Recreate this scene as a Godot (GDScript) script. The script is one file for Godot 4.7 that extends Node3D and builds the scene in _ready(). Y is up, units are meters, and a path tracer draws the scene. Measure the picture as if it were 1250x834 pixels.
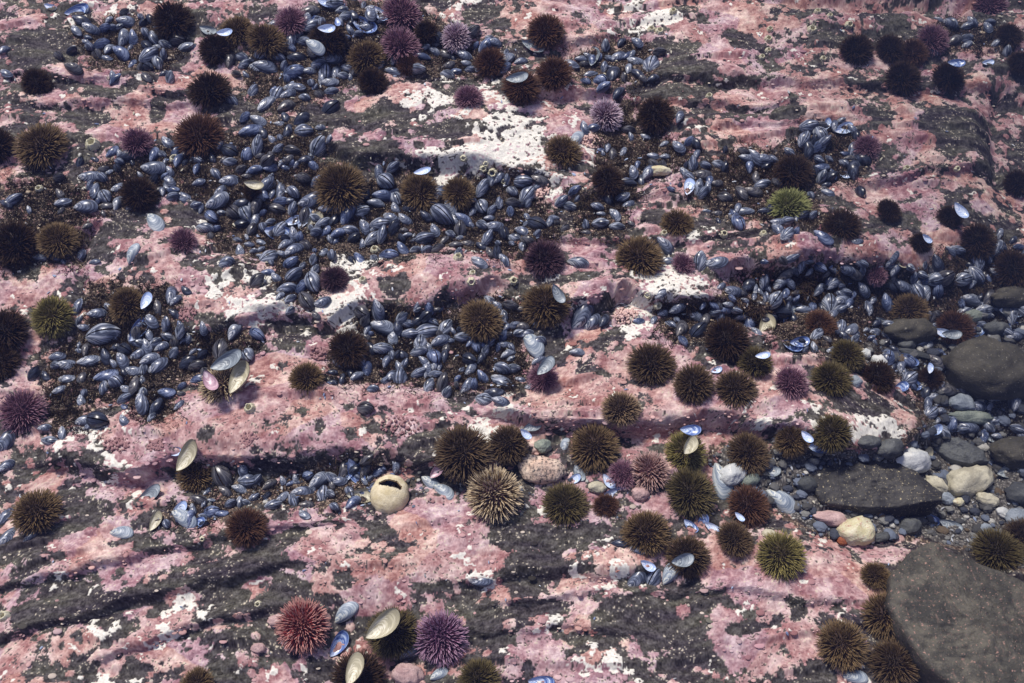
extends Node3D
# Underwater rock ledges crusted with pink coralline algae, with mussels, sea urchins and stones.
# Pixel positions below are those of the photograph (1250 x 834); a pixel gives a direction only,
# and hit() finds where that direction meets the rock.

const TILT := 20.0      # mean rise of the rock away from the viewer, degrees
const PITCH := 42.0     # camera looks down by
const FOV := 38.0
const DIST := 1.21
const X0 := -1.2
const Z0 := -0.96
const TEX := 0.0012     # metres per texel of the crust texture
const TW := 2000
const STEP := 2         # texels per mesh cell
const GW := 1001
const GH := 659

var cam_o: Vector3
var cam_r: Vector3
var cam_u: Vector3
var cam_f: Vector3
var FPX: float
var tan_t: float
var HG := PackedFloat32Array()
var ARC := PackedFloat32Array()   # length of the rock surface from its upper edge, texels
var TH := 0
var LV := PackedFloat32Array()    # share of the height that comes from ledges: their lips lean out
var rng := RandomNumberGenerator.new()
var crust_img: Image
var used := {}
var M := {}
var taken := []      # placed urchins, stones (px, py, r) that random fill avoids

# ---------------------------------------------------------------- small helpers
func lin(r: float, g: float, b: float) -> Color:
	return Color(r, g, b).linear_to_srgb()

func numbered(called: String) -> String:
	if not used.has(called):
		used[called] = 0
		return called
	used[called] += 1
	return "%s_%03d" % [called, used[called]]

func tag(o: Node, label: String, category: String, group := "") -> void:
	o.set_meta("label", label)
	o.set_meta("category", category)
	if group != "":
		o.set_meta("group", group)

func put(called: String, t: Transform3D, label: String, category: String, group := "") -> Node3D:
	var o := Node3D.new()
	o.name = numbered(called)
	add_child(o)
	o.transform = t
	tag(o, label, category, group)
	return o

func part(called: String, mesh: Mesh, mat: Material, parent: Node) -> MeshInstance3D:
	var o := MeshInstance3D.new()
	o.name = called
	o.mesh = mesh
	if mat:
		o.material_override = mat
	o.cast_shadow = GeometryInstance3D.SHADOW_CASTING_SETTING_ON
	parent.add_child(o, true)
	return o

func mono(called: String, mesh: Mesh, mat: Material, t: Transform3D, label: String, category: String, group := "") -> MeshInstance3D:
	var o := part(numbered(called), mesh, mat, self)
	o.transform = t
	tag(o, label, category, group)
	return o

func mat(c: Color, rough := 0.7, vcol := false) -> StandardMaterial3D:
	var m := StandardMaterial3D.new()
	m.albedo_color = c
	m.roughness = rough
	m.metallic_specular = 0.35
	m.vertex_color_use_as_albedo = vcol
	m.cull_mode = BaseMaterial3D.CULL_DISABLED
	return m

# ---------------------------------------------------------------- camera geometry
func ray(px: float, py: float) -> Vector3:
	return (cam_f + cam_r * ((px - 625.0) / FPX) - cam_u * ((py - 417.0) / FPX)).normalized()

func project(p: Vector3) -> Vector2:
	var d := p - cam_o
	var k := FPX / d.dot(cam_f)
	return Vector2(625.0 + d.dot(cam_r) * k, 417.0 - d.dot(cam_u) * k)

func hgt(x: float, z: float) -> float:
	var gx := clampf((x - X0) / (TEX * STEP), 0.0, GW - 1.001)
	var gz := clampf((z - Z0) / (TEX * STEP), 0.0, GH - 1.001)
	var i := int(gx)
	var j := int(gz)
	var fx := gx - i
	var fz := gz - j
	var k := j * GW + i
	return lerpf(lerpf(HG[k], HG[k + 1], fx), lerpf(HG[k + GW], HG[k + GW + 1], fx), fz)

func hit(px: float, py: float) -> Vector3:
	var d := ray(px, py)
	var t := 0.75
	while t < 3.0:
		var p := cam_o + d * t
		if p.y < hgt(p.x, p.z):
			break
		t += 0.006
	var a := t - 0.006
	var b := t
	for k in 7:
		var m := (a + b) * 0.5
		var p := cam_o + d * m
		if p.y < hgt(p.x, p.z):
			b = m
		else:
			a = m
	return cam_o + d * b

func normal_at(p: Vector3, r := 0.012) -> Vector3:
	var hx := hgt(p.x + r, p.z) - hgt(p.x - r, p.z)
	var hz := hgt(p.x, p.z + r) - hgt(p.x, p.z - r)
	return Vector3(-hx, 2.0 * r, -hz).normalized()

func metres(p: Vector3, px: float) -> float:
	return px * (p - cam_o).dot(cam_f) / FPX

# direction in the rock surface that shows at an angle (degrees, counter-clockwise) in the picture
func tangent(n: Vector3, deg: float) -> Vector3:
	var d := cam_r * cos(deg_to_rad(deg)) + cam_u * sin(deg_to_rad(deg))
	d = d - cam_f * (d.dot(n) / minf(cam_f.dot(n), -0.3))
	return (d - n * d.dot(n)).normalized()

# ---------------------------------------------------------------- rock shape
# ledges: points of the edge, height of the lip, depth of the foot, run behind, width of the drop, run in front (px)
var LEDGES := [
	[[[395, 178], [450, 190], [560, 203], [670, 212]], 0.010, 0.012, 60, 12, 55],
	[[[20, 96], [130, 96], [240, 118]], 0.006, 0.005, 40, 8, 30],
	[[[30, 128], [150, 122], [260, 124]], 0.005, 0.005, 25, 7, 35],
	[[[640, 112], [700, 106], [740, 110]], 0.007, 0.008, 40, 9, 40],
	[[[790, 96], [930, 96], [1040, 104], [1140, 106], [1240, 98]], 0.007, 0.006, 35, 7, 35],
	[[[780, 118], [860, 124], [960, 128]], 0.006, 0.006, 25, 7, 30],
	[[[700, 232], [760, 228], [830, 234]], 0.005, 0.005, 25, 8, 30],
	[[[640, 300], [690, 286], [750, 290], [850, 292], [930, 285]], 0.006, 0.005, 30, 8, 40],
	[[[685, 372], [720, 372], [762, 356], [800, 372], [870, 360], [935, 362], [985, 330]], 0.016, 0.016, 50, 9, 55],
	[[[895, 328], [960, 318], [1040, 314], [1105, 318]], 0.014, 0.018, 45, 10, 60],
	[[[330, 388], [400, 392], [440, 374], [500, 372], [560, 364], [600, 352]], 0.008, 0.010, 40, 9, 45],
	[[[200, 402], [300, 398], [350, 380]], 0.007, 0.008, 40, 9, 40],
	[[[60, 560], [150, 575], [230, 560], [330, 560], [430, 556], [560, 566], [640, 548]], 0.014, 0.012, 60, 12, 50],
	[[[610, 508], [700, 520], [860, 512], [930, 520], [1010, 545], [1095, 548], [1130, 510]], 0.013, 0.017, 50, 12, 60],
	[[[0, 716], [150, 684], [330, 642], [420, 636]], 0.006, 0.005, 30, 9, 45],
	[[[0, 776], [200, 730], [345, 694]], 0.006, 0.006, 40, 8, 45],
	[[[120, 806], [230, 770], [330, 745]], 0.006, 0.005, 35, 9, 40],
	[[[560, 716], [640, 706], [720, 700], [800, 702]], 0.005, 0.005, 25, 8, 35],
	[[[600, 738], [660, 730], [730, 722]], 0.004, 0.004, 18, 6, 25],
	[[[780, 730], [900, 724], [1010, 735]], 0.005, 0.004, 30, 8, 45],
	[[[560, 775], [680, 765], [760, 770]], 0.004, 0.004, 25, 7, 30],
	[[[820, 150], [920, 150], [1040, 146]], 0.005, 0.004, 25, 7, 30],
	[[[540, 45], [640, 52], [760, 40]], 0.005, 0.004, 25, 8, 30],
	[[[1060, 215], [1130, 208], [1220, 200]], 0.007, 0.007, 40, 9, 40],
]
# dips and swellings: x, y, radius x, radius y (px), height m
var DIPS := [
	[470, 262, 230, 42, -0.016], [330, 100, 110, 45, -0.010], [540, 78, 90, 22, -0.012], [160, 60, 70, 35, -0.010],
	[745, 80, 55, 30, -0.012], [770, 180, 50, 45, -0.020], [960, 215, 120, 35, -0.012], [1040, 360, 160, 38, -0.022],
	[540, 425, 130, 50, -0.014], [160, 450, 120, 50, -0.012], [1190, 430, 110, 110, -0.035], [1060, 610, 100, 55, -0.030],
	[1210, 590, 90, 90, -0.035], [900, 590, 60, 45, -0.020], [690, 590, 60, 35, -0.012], [370, 600, 130, 30, -0.008],
	[1130, 60, 80, 40, -0.012], [1120, 2, 130, 12, -0.030], [1260, 160, 50, 80, -0.035], [450, 795, 70, 40, -0.014],
	[20, 470, 60, 130, -0.014], [240, 505, 90, 40, 0.012], [400, 510, 80, 40, 0.010], [560, 150, 130, 35, 0.006],
	[900, 480, 120, 26, 0.008], [1040, 505, 90, 26, 0.010], [500, 680, 200, 40, 0.006], [940, 740, 90, 50, 0.006],
	[530, 340, 90, 25, 0.007], [950, 305, 110, 18, 0.006], [200, 340, 90, 30, 0.006], [1250, 330, 80, 90, -0.02],
]
# upright cracks: polyline, half width px, depth
var CRACKS := [
	[[[102, 292], [98, 350], [92, 430]], 6.0, 0.014], [[[446, 488], [454, 530], [458, 572]], 4.0, 0.007],
	[[[752, 330], [748, 372], [752, 410]], 4.0, 0.008], [[[124, 272], [110, 290], [102, 320]], 5.0, 0.010],
	[[[1218, 110], [1214, 170], [1216, 230]], 8.0, 0.016], [[[848, 486], [852, 510], [850, 530]], 3.0, 0.005],
]

func poly_y(pts: Array, x: float) -> float:
	for k in pts.size() - 1:
		if x <= pts[k + 1][0]:
			var f: float = (x - pts[k][0]) / maxf(1.0, pts[k + 1][0] - pts[k][0])
			return lerpf(pts[k][1], pts[k + 1][1], f)
	return pts[-1][1]

func build_heights() -> void:
	HG.resize(GW * GH)
	LV.resize(GW * GH)
	var n1 := FastNoiseLite.new()
	n1.seed = 5
	n1.noise_type = FastNoiseLite.TYPE_SIMPLEX_SMOOTH
	n1.frequency = 3.0
	n1.fractal_octaves = 3
	var n2 := FastNoiseLite.new()
	n2.seed = 11
	n2.frequency = 22.0
	n2.fractal_octaves = 4
	n2.fractal_gain = 0.55
	var n3 := FastNoiseLite.new()
	n3.seed = 23
	n3.frequency = 9.0
	n3.fractal_octaves = 2
	# plane points seen from the camera: per-node pixel coordinates
	var boxes := []
	for L in LEDGES:
		var lo := 1e9
		var hi := -1e9
		for q in L[0]:
			lo = minf(lo, q[1])
			hi = maxf(hi, q[1])
		boxes.append([L[0][0][0] - 50.0, L[0][-1][0] + 50.0, lo - L[3] - 8.0, hi + L[5] + L[4] + 8.0])
	for j in GH:
		var z := Z0 + j * TEX * STEP
		var yb := -z * tan_t
		# depth and image row are the same along a row of the plane
		var d0 := Vector3(0, yb, z) - cam_o
		var k := FPX / d0.dot(cam_f)
		var py0 := 417.0 - d0.dot(cam_u) * k
		# which ledges, dips can matter in this row
		var rl := []
		for q in LEDGES.size():
			if py0 > boxes[q][2] - 14.0 and py0 < boxes[q][3] + 14.0:
				rl.append(q)
		var rd := []
		for q in DIPS:
			if absf(py0 - q[1]) < q[3] * 2.2:
				rd.append(q)
		for i in GW:
			var x := X0 + i * TEX * STEP
			var px := 625.0 + x * k
			var w1 := n1.get_noise_2d(x, z * 1.6)
			var w2 := n2.get_noise_2d(x * 0.55, z)
			var h := w1 * 0.011 + w2 * 0.0022
			# thin bedding: small steps that run across the slope
			var s := z / 0.034 + x * 1.6 + n3.get_noise_2d(x * 0.16, z * 0.6) * 1.3
			var fr := s - floorf(s)
			var am := clampf(0.35 + n3.get_noise_2d(x + 7.0, z - 3.0) * 1.6, 0.0, 1.0)
			h += am * 0.0075 * (fr if fr < 0.90 else (1.0 - fr) / 0.10 * 0.90)
			var wob := w2 * 6.0 + n3.get_noise_2d(x * 1.7, z * 1.7) * 5.0
			var py := py0 + wob
			var lv := 0.0
			for q in rl:
				var bb: Array = boxes[q]
				if px < bb[0] or px > bb[1]:
					continue
				var L: Array = LEDGES[q]
				var pts: Array = L[0]
				var d := py - poly_y(pts, px)
				var fade := smoothstep(bb[0], bb[0] + 75.0, px) * (1.0 - smoothstep(bb[1] - 75.0, bb[1], px))
				var la: float = L[3]
				var w: float = L[4] * 0.7
				var lb: float = L[5]
				var v := 0.0
				if d < 0.0:
					if d > -la:
						v = L[1] * smoothstep(-la, 0.0, d)
				elif d < w:
					v = lerpf(L[1], -L[2], smoothstep(0.0, w, d))
				elif d < w + lb:
					v = -L[2] * (1.0 - smoothstep(w, w + lb, d))
				lv += v * fade * 0.92
			h += lv
			LV[j * GW + i] = lv
			for q in rd:
				var ex: float = (px + wob - q[0]) / q[2]
				if absf(ex) < 2.2:
					var ey: float = (py - q[1]) / q[3]
					var rr := ex * ex + ey * ey
					if rr < 4.8:
						h += q[4] * exp(-rr * rr * 0.55)
			HG[j * GW + i] = yb + h
	# cracks
	for c in CRACKS:
		var pts: Array = c[0]
		for k2 in pts.size() - 1:
			for t in 60:
				var f := t / 60.0
				var p := hit(lerpf(pts[k2][0], pts[k2 + 1][0], f) + rng.randf_range(-1, 1), lerpf(pts[k2][1], pts[k2 + 1][1], f))
				var gi := int((p.x - X0) / (TEX * STEP))
				var gj := int((p.z - Z0) / (TEX * STEP))
				var w := metres(p, c[1])
				for dj in range(-4, 5):
					for di in range(-4, 5):
						var idx := clampi(gj + dj, 0, GH - 1) * GW + clampi(gi + di, 0, GW - 1)
						var dd := Vector2(di, dj).length() * TEX * STEP / w
						var tgt := hgt(p.x, p.z)
						HG[idx] -= c[2] * 0.05 * exp(-dd * dd)

# ---------------------------------------------------------------- crust on the rock
# share of pink crust (0..9) in cells of 50 px
var PINK := [
	"5343256732247787577545442", "4343452111112354256555344", "5654653254456785256777644", "5354531123457743247773622",
	"5331111112112435532157763", "3234111111111114433645554", "3444652234885465648874111", "6454665563663256643111110",
	"3311226721111565421110000", "2312688886667799988653400", "2777998886535899878655200", "4667411123222223431100000",
	"3353323565776675432231000", "3566534667886467567878400", "2323523677652576656887200", "5257534333335653346753200", "6345565334446675445662000"]
# . none, v some white crust, w much white crust
var WHITE := [
	"..v........v...v.........", ".........................", "..........vvv............", "...........wwvv..........",
	"..........vwwv...........", ".........................", ".....vvvw.......w........", ".....vwvw....v.ww........",
	".........................", "............v.....v......", ".vv........vv......vww...", "..v......................",
	".........................", "...........v..v..........", ".v..v.........v..........", "..v.v........v...v..v....", "..v...........v.....v...."]
# single patches: kind (p pink, d bare dark rock, w white), x, y, rx, ry, angle
var PATCHES := [
	["p", 135, 20, 22, 16, 0], ["p", 105, 92, 50, 9, -8], ["p", 160, 148, 28, 13, 8], ["d", 130, 112, 28, 8, 0], ["d", 112, 148, 22, 13, 0],
	["p", 225, 150, 26, 20, 0], ["d", 192, 138, 9, 15, 0], ["p", 210, 105, 20, 9, 0], ["d", 45, 60, 40, 25, 0],
	["p", 557, 19, 13, 13, 0], ["d", 590, 20, 20, 10, 0], ["d", 612, 30, 14, 8, 0], ["p", 413, 140, 11, 7, 0], ["p", 415, 158, 7, 7, 0],
	["d", 445, 185, 55, 10, 0], ["d", 430, 140, 60, 18, -5], ["p", 442, 125, 16, 12, 0], ["w", 505, 127, 14, 7, 10], ["w", 540, 124, 16, 9, 0],
	["w", 580, 185, 20, 12, 0], ["w", 612, 195, 20, 18, 0], ["w", 640, 175, 22, 20, 0], ["w", 632, 150, 18, 10, 0], ["w", 550, 190, 16, 9, 0],
	["p", 497, 179, 9, 9, 0], ["w", 525, 187, 16, 6, 0], ["d", 560, 160, 40, 12, 0], ["p", 660, 118, 40, 9, -4], ["p", 715, 60, 45, 14, -8],
	["w", 812, 20, 20, 10, 0], ["d", 840, 82, 40, 10, 0], ["d", 825, 55, 30, 9, 0], ["d", 815, 112, 30, 9, 0], ["p", 860, 42, 40, 12, 0],
	["d", 905, 50, 18, 14, 0], ["p", 900, 120, 35, 12, 0], ["d", 935, 100, 40, 6, 0], ["p", 925, 160, 30, 16, 0], ["d", 1165, 145, 40, 22, 0],
	["d", 1150, 175, 45, 12, 0], ["p", 1142, 190, 12, 9, 0], ["p", 1110, 175, 24, 12, 0], ["p", 975, 105, 40, 10, 0], ["d", 965, 140, 20, 10, 0],
	["p", 1060, 235, 50, 14, 0], ["p", 1130, 265, 30, 14, 0], ["d", 1100, 272, 22, 10, 0], ["p", 975, 300, 40, 13, 0], ["p", 1065, 312, 40, 10, 0],
	["p", 520, 325, 36, 11, 0], ["p", 570, 318, 22, 12, 0], ["p", 512, 360, 18, 14, 0], ["p", 455, 358, 13, 9, 0], ["d", 485, 350, 20, 9, 0],
	["w", 415, 375, 22, 14, 0], ["w", 432, 325, 18, 8, 0], ["p", 240, 342, 24, 10, 0], ["p", 265, 370, 40, 10, 0], ["w", 330, 370, 34, 9, 0],
	["p", 120, 355, 20, 14, 0], ["p", 165, 298, 26, 10, 0], ["p", 62, 335, 14, 8, 0], ["p", 20, 355, 22, 12, 0],
	["d", 712, 338, 20, 8, 0], ["p", 735, 348, 26, 10, 0], ["p", 700, 300, 24, 12, 0], ["p", 780, 262, 24, 12, 0], ["d", 800, 265, 14, 10, 0],
	["w", 815, 342, 24, 10, 0], ["w", 840, 360, 26, 7, 0], ["p", 840, 340, 30, 8, 0], ["w", 785, 370, 14, 8, 0], ["p", 895, 330, 30, 12, 0],
	["p", 230, 500, 60, 22, 10], ["p", 215, 540, 60, 18, 0], ["p", 95, 525, 22, 14, 0], ["d", 252, 528, 9, 5, 0], ["d", 108, 562, 10, 7, 0],
	["d", 125, 585, 14, 6, 0], ["p", 345, 490, 36, 16, 0], ["p", 400, 520, 40, 28, 0], ["d", 369, 503, 7, 5, 0], ["d", 392, 520, 6, 9, 0],
	["d", 425, 498, 8, 5, 0], ["d", 430, 532, 7, 6, 0], ["d", 510, 540, 24, 9, 25], ["d", 557, 490, 12, 11, 0], ["p", 510, 490, 40, 14, 0],
	["d", 725, 457, 22, 12, 0], ["d", 655, 490, 9, 6, 0], ["p", 700, 490, 60, 22, 0], ["p", 850, 505, 60, 14, 0], ["p", 945, 490, 30, 10, 0],
	["w", 617, 500, 14, 10, 0], ["w", 932, 515, 14, 9, 0], ["w", 1055, 520, 14, 8, -30], ["d", 1045, 492, 50, 11, 0], ["p", 1100, 512, 16, 9, 0],
	["d", 350, 740, 40, 22, 20], ["d", 80, 755, 70, 13, 17], ["d", 180, 728, 60, 12, 17], ["d", 285, 697, 55, 17, 16], ["d", 30, 665, 50, 12, 18], ["d", 70, 650, 40, 9, 16], ["d", 640, 745, 60, 10, 5], ["p", 90, 690, 50, 11, 12], ["p", 185, 690, 24, 12, 0], ["p", 195, 770, 44, 15, 30], ["p", 235, 730, 30, 9, 20],
	["p", 115, 778, 14, 10, 0], ["p", 20, 800, 24, 24, 30], ["d", 60, 740, 40, 14, 15], ["d", 150, 735, 40, 10, 20], ["d", 285, 700, 40, 14, 15],
	["p", 390, 670, 34, 16, 15], ["p", 430, 705, 34, 13, 0], ["p", 520, 690, 40, 16, 0], ["p", 560, 660, 50, 12, 8], ["d", 420, 715, 14, 9, 0],
	["d", 620, 655, 18, 20, 0], ["p", 610, 730, 18, 12, 0], ["d", 590, 765, 20, 25, 0], ["d", 680, 660, 50, 12, 0], ["d", 650, 700, 40, 24, 0],
	["p", 715, 715, 36, 12, 0], ["w", 757, 697, 12, 10, 0], ["d", 790, 760, 80, 26, 0], ["p", 700, 770, 16, 9, 0], ["p", 655, 780, 22, 12, 0],
	["p", 720, 820, 40, 14, 0], ["w", 748, 808, 12, 8, 0], ["d", 865, 740, 24, 14, 0], ["p", 833, 750, 8, 5, 0], ["p", 770, 790, 12, 10, 0],
	["p", 880, 755, 9, 12, 0], ["p", 920, 790, 40, 16, 0], ["p", 990, 700, 46, 18, 0], ["p", 975, 778, 15, 16, 0], ["p", 945, 735, 24, 14, 0],
	["d", 975, 745, 14, 16, 0], ["p", 900, 700, 50, 14, -10], ["d", 905, 770, 22, 6, 0], ["p", 1085, 680, 18, 12, 0], ["p", 990, 815, 30, 14, 0], ["d", 1000, 825, 24, 14, 0],
]
var BEDS := {
	"upper_left": [[85, 40], [140, 20], [200, 25], [225, 55], [205, 88], [110, 85]],
	"top_middle": [[290, 70], [340, 40], [400, 5], [480, 0], [540, 30], [600, 55], [625, 80], [600, 96], [520, 95], [470, 88], [430, 100], [400, 118], [370, 130], [330, 135], [298, 115]],
	"pillar_top": [[690, 78], [755, 45], [805, 60], [800, 95], [745, 108], [700, 100]],
	"pillar_foot": [[725, 165], [765, 110], [785, 165], [840, 175], [860, 205], [800, 215], [770, 245], [725, 215]],
	"main": [[105, 205], [170, 182], [285, 165], [330, 140], [398, 165], [392, 195], [425, 240], [480, 205], [540, 240], [580, 225], [605, 205], [645, 215], [670, 262], [690, 285], [665, 300], [610, 318], [560, 302], [480, 316], [440, 315], [405, 310], [392, 360], [375, 380], [345, 362], [325, 322], [280, 312], [245, 290], [275, 262], [215, 238], [112, 262]],
	"small_gap": [[695, 232], [765, 232], [768, 288], [700, 288]],
	"right_upper": [[845, 215], [900, 182], [950, 188], [1000, 150], [1035, 152], [1065, 190], [1050, 220], [985, 235], [1030, 285], [940, 275], [880, 268], [840, 242]],
	"lower_middle": [[435, 385], [470, 370], [540, 385], [620, 362], [650, 380], [635, 415], [650, 450], [620, 480], [560, 478], [480, 470], [400, 468], [398, 440], [440, 420]],
	"overhang": [[795, 372], [870, 365], [930, 378], [870, 420], [810, 418]],
	"gully": [[868, 355], [930, 328], [1050, 322], [1120, 332], [1200, 290], [1250, 300], [1250, 360], [1180, 385], [1100, 400], [1060, 430], [960, 420], [930, 405], [890, 370]],
	"left_lower": [[55, 440], [110, 395], [150, 395], [190, 420], [300, 405], [325, 420], [290, 445], [215, 470], [215, 500], [190, 522], [150, 495], [100, 490], [122, 522], [60, 530]],
	"ledge": [[195, 630], [260, 595], [330, 590], [420, 560], [480, 565], [455, 612], [380, 622], [300, 615], [250, 650]],
	"left_block": [[105, 345], [150, 350], [215, 350], [225, 400], [150, 425], [105, 415]],
	"small_right": [[1140, 25], [1220, 30], [1230, 60], [1150, 65]],
	"rubble": [[1060, 430], [1110, 400], [1180, 390], [1250, 350], [1250, 420], [1160, 420], [1150, 480], [1250, 500], [1250, 545], [1140, 530], [1110, 470]],
	"left_edge": [[0, 225], [60, 215], [110, 240], [100, 330], [60, 320], [0, 330]],
}
var GULLY := [[860, 560], [900, 540], [960, 555], [1020, 545], [1095, 552], [1140, 500], [1110, 465], [1050, 450], [1060, 420], [1160, 395], [1250, 340], [1400, 330], [1400, 720], [1250, 700], [1180, 672], [1110, 655], [1050, 660], [1000, 655], [960, 632], [900, 610]]

func packed(a: Array) -> PackedVector2Array:
	var r := PackedVector2Array()
	for q in a:
		r.append(Vector2(q[0], q[1]))
	return r

func noise_bytes(type: int, freq: float, oct: int, sd: int, sx := 1.0, cell := -1, sy := 1.0) -> PackedByteArray:
	var n := FastNoiseLite.new()
	n.noise_type = type
	n.frequency = freq
	n.seed = sd
	n.fractal_octaves = oct
	n.fractal_gain = 0.55
	if oct == 1:
		n.fractal_type = FastNoiseLite.FRACTAL_NONE
	if cell >= 0:
		n.cellular_return_type = cell
		n.domain_warp_enabled = true
		n.domain_warp_amplitude = 5.0
		n.domain_warp_frequency = 0.06
	var im := n.get_image(int(TW * sx), int(TH * sy), false, false, true)
	if sx != 1.0 or sy != 1.0:
		im.resize(TW, TH, Image.INTERPOLATE_BILINEAR)
	im.convert(Image.FORMAT_L8)
	return im.get_data()

func sample(rows: Array, px: float, py: float, table: Dictionary) -> float:
	var u := clampf(px / 50.0 - 0.5, 0.0, 23.999)
	var v := clampf(py / 50.0 - 0.5, 0.0, 15.999)
	var i := int(u)
	var j := int(v)
	var fu := u - i
	var fv := v - j
	return lerpf(lerpf(table[rows[j][i]], table[rows[j][i + 1]], fu), lerpf(table[rows[j + 1][i]], table[rows[j + 1][i + 1]], fu), fv)

func build_arc() -> void:
	# the crust texture is laid along the surface itself, so that it does not stretch on the ledge faces
	var cell := TEX * STEP
	ARC.resize(GW * GH)
	for i in GW:
		var a := 0.0
		ARC[i] = 0.0
		for j in range(1, GH):
			var k := j * GW + i
			var d := LV[k] - LV[k - GW] - cell * tan_t
			a += sqrt(cell * cell + d * d)
			ARC[k] = a / TEX
	# neighbouring columns keep step with each other
	var top := 0.0
	var buf := PackedFloat32Array()
	buf.resize(GW)
	for j in GH:
		for pass_ in 2:
			var acc := 0.0
			var R := 7
			for i in range(-R, R + 1):
				acc += ARC[j * GW + clampi(i, 0, GW - 1)]
			for i in GW:
				buf[i] = acc / (2 * R + 1)
				acc += ARC[j * GW + mini(i + R + 1, GW - 1)] - ARC[j * GW + maxi(i - R, 0)]
			for i in GW:
				ARC[j * GW + i] = buf[i]
		for i in GW:
			top = maxf(top, buf[i])
	TH = mini((int(top) / 4 + 1) * 4, 2048)
	print("texture rows ", TH)

func build_rock() -> void:
	const C := 4
	var cw := TW / C + 1
	var ch := TH / C + 1
	var dp := PackedFloat32Array()
	var dw := PackedFloat32Array()
	var dm := PackedFloat32Array()
	dp.resize(cw * ch)
	dw.resize(cw * ch)
	dm.resize(cw * ch)
	var ptab := {}
	for k in 10:
		ptab[str(k)] = k / 10.0 + 0.03
	var wtab := {".": 0.02, "v": 0.28, "w": 0.62}
	var polys := []
	for b in BEDS:
		var pk := packed(BEDS[b])
		var bx := Rect2(pk[0], Vector2.ZERO)
		for q in pk:
			bx = bx.expand(q)
		polys.append([pk, bx.grow(1)])
	var gp := packed(GULLY)
	for i in cw:
		var gi := mini(i * C / STEP, GW - 1)
		var gj := 0
		for j in ch:
			while gj < GH - 1 and ARC[gj * GW + gi] < j * C:
				gj += 1
			var x := X0 + gi * TEX * STEP
			var z := Z0 + gj * TEX * STEP
			var p := project(Vector3(x, hgt(x, z), z))
			var k := j * cw + i
			dp[k] = sample(PINK, p.x, p.y, ptab)
			dw[k] = sample(WHITE, p.x, p.y, wtab)
			var m := 0.0
			for q in polys:
				if q[1].has_point(p) and Geometry2D.is_point_in_polygon(p, q[0]):
					m = 1.0
					break
			if p.x > 855.0 and Geometry2D.is_point_in_polygon(p, gp):
				m = 2.0
			dm[k] = m
	# soften bed edges
	var d2 := dm.duplicate()
	for j in range(2, ch - 2):
		for i in range(2, cw - 2):
			var k := j * cw + i
			d2[k] = (dm[k - 2] + dm[k + 2] + dm[k - 2 * cw] + dm[k + 2 * cw] + dm[k - 1] + dm[k + 1] + dm[k - cw] + dm[k + cw]) * 0.125
	dm = d2
	# single patches as a bias on the share
	var bias := PackedFloat32Array()
	bias.resize(TW / 2 * TH / 2)
	var wbias := PackedFloat32Array()
	wbias.resize(TW / 2 * TH / 2)
	for q in PATCHES:
		var c := hit(q[1], q[2])
		var mx := metres(c, q[3])
		var my := metres(c, q[4]) / 0.80
		var ci := (c.x - X0) / (TEX * 2)
		var cj := ARC[clampi(int((c.z - Z0) / (TEX * STEP)), 0, GH - 1) * GW + clampi(int((c.x - X0) / (TEX * STEP)), 0, GW - 1)] * 0.5
		var rx := mx / (TEX * 2)
		var ry := my / (TEX * 2)
		var R := int(maxf(rx, ry) * 1.5) + 1
		var ca := cos(deg_to_rad(q[5]))
		var sa := sin(deg_to_rad(q[5]))
		for dj in range(-R, R + 1):
			var jj := int(cj) + dj
			if jj < 0 or jj >= TH / 2:
				continue
			for di in range(-R, R + 1):
				var ii := int(ci) + di
				if ii < 0 or ii >= TW / 2:
					continue
				var ux := (di * ca - dj * sa) / rx
				var uy := (di * sa + dj * ca) / ry
				var e := 1.0 - smoothstep(0.55, 1.35, sqrt(ux * ux + uy * uy))
				if e <= 0.0:
					continue
				var k := jj * (TW / 2) + ii
				if q[0] == "p":
					bias[k] = maxf(bias[k], e * 0.6)
					if bias[k] < 0.0:
						bias[k] += e * 0.6
				elif q[0] == "d":
					bias[k] = minf(bias[k], -e * 0.85)
					wbias[k] -= e * 0.4
				else:
					wbias[k] = maxf(wbias[k], e * 0.95)
	var na := noise_bytes(FastNoiseLite.TYPE_SIMPLEX_SMOOTH, 0.019, 4, 3, 0.62)
	var nb := noise_bytes(FastNoiseLite.TYPE_SIMPLEX_SMOOTH, 0.075, 3, 8)
	var ncd := noise_bytes(FastNoiseLite.TYPE_CELLULAR, 0.038, 1, 14, 0.8, FastNoiseLite.RETURN_DISTANCE)
	var nsp := noise_bytes(FastNoiseLite.TYPE_CELLULAR, 0.055, 1, 41, 0.9, FastNoiseLite.RETURN_DISTANCE)
	var ncv := noise_bytes(FastNoiseLite.TYPE_CELLULAR, 0.030, 1, 14, 0.8, FastNoiseLite.RETURN_CELL_VALUE)
	var nw := noise_bytes(FastNoiseLite.TYPE_SIMPLEX_SMOOTH, 0.03, 4, 77, 0.8)
	var nf := noise_bytes(FastNoiseLite.TYPE_SIMPLEX, 0.35, 2, 61)
	var ng := noise_bytes(FastNoiseLite.TYPE_SIMPLEX, 0.14, 2, 63, 0.7)
	var nm := noise_bytes(FastNoiseLite.TYPE_SIMPLEX, 0.11, 3, 121)
	var nl := noise_bytes(FastNoiseLite.TYPE_SIMPLEX_SMOOTH, 0.05, 3, 91, 0.22)
	# even out the blend so that a share of s covers s of the surface
	var hist := PackedInt32Array()
	hist.resize(256)
	var histw := PackedInt32Array()
	histw.resize(256)
	var tot := 0
	for k in range(0, TW * TH, 13):
		hist[int(na[k] * 0.42 + nb[k] * 0.27 + ncd[k] * 0.31)] += 1
		histw[int(nw[k] * 0.7 + nb[k] * 0.3)] += 1
		tot += 1
	var cdf := PackedFloat32Array()
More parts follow.
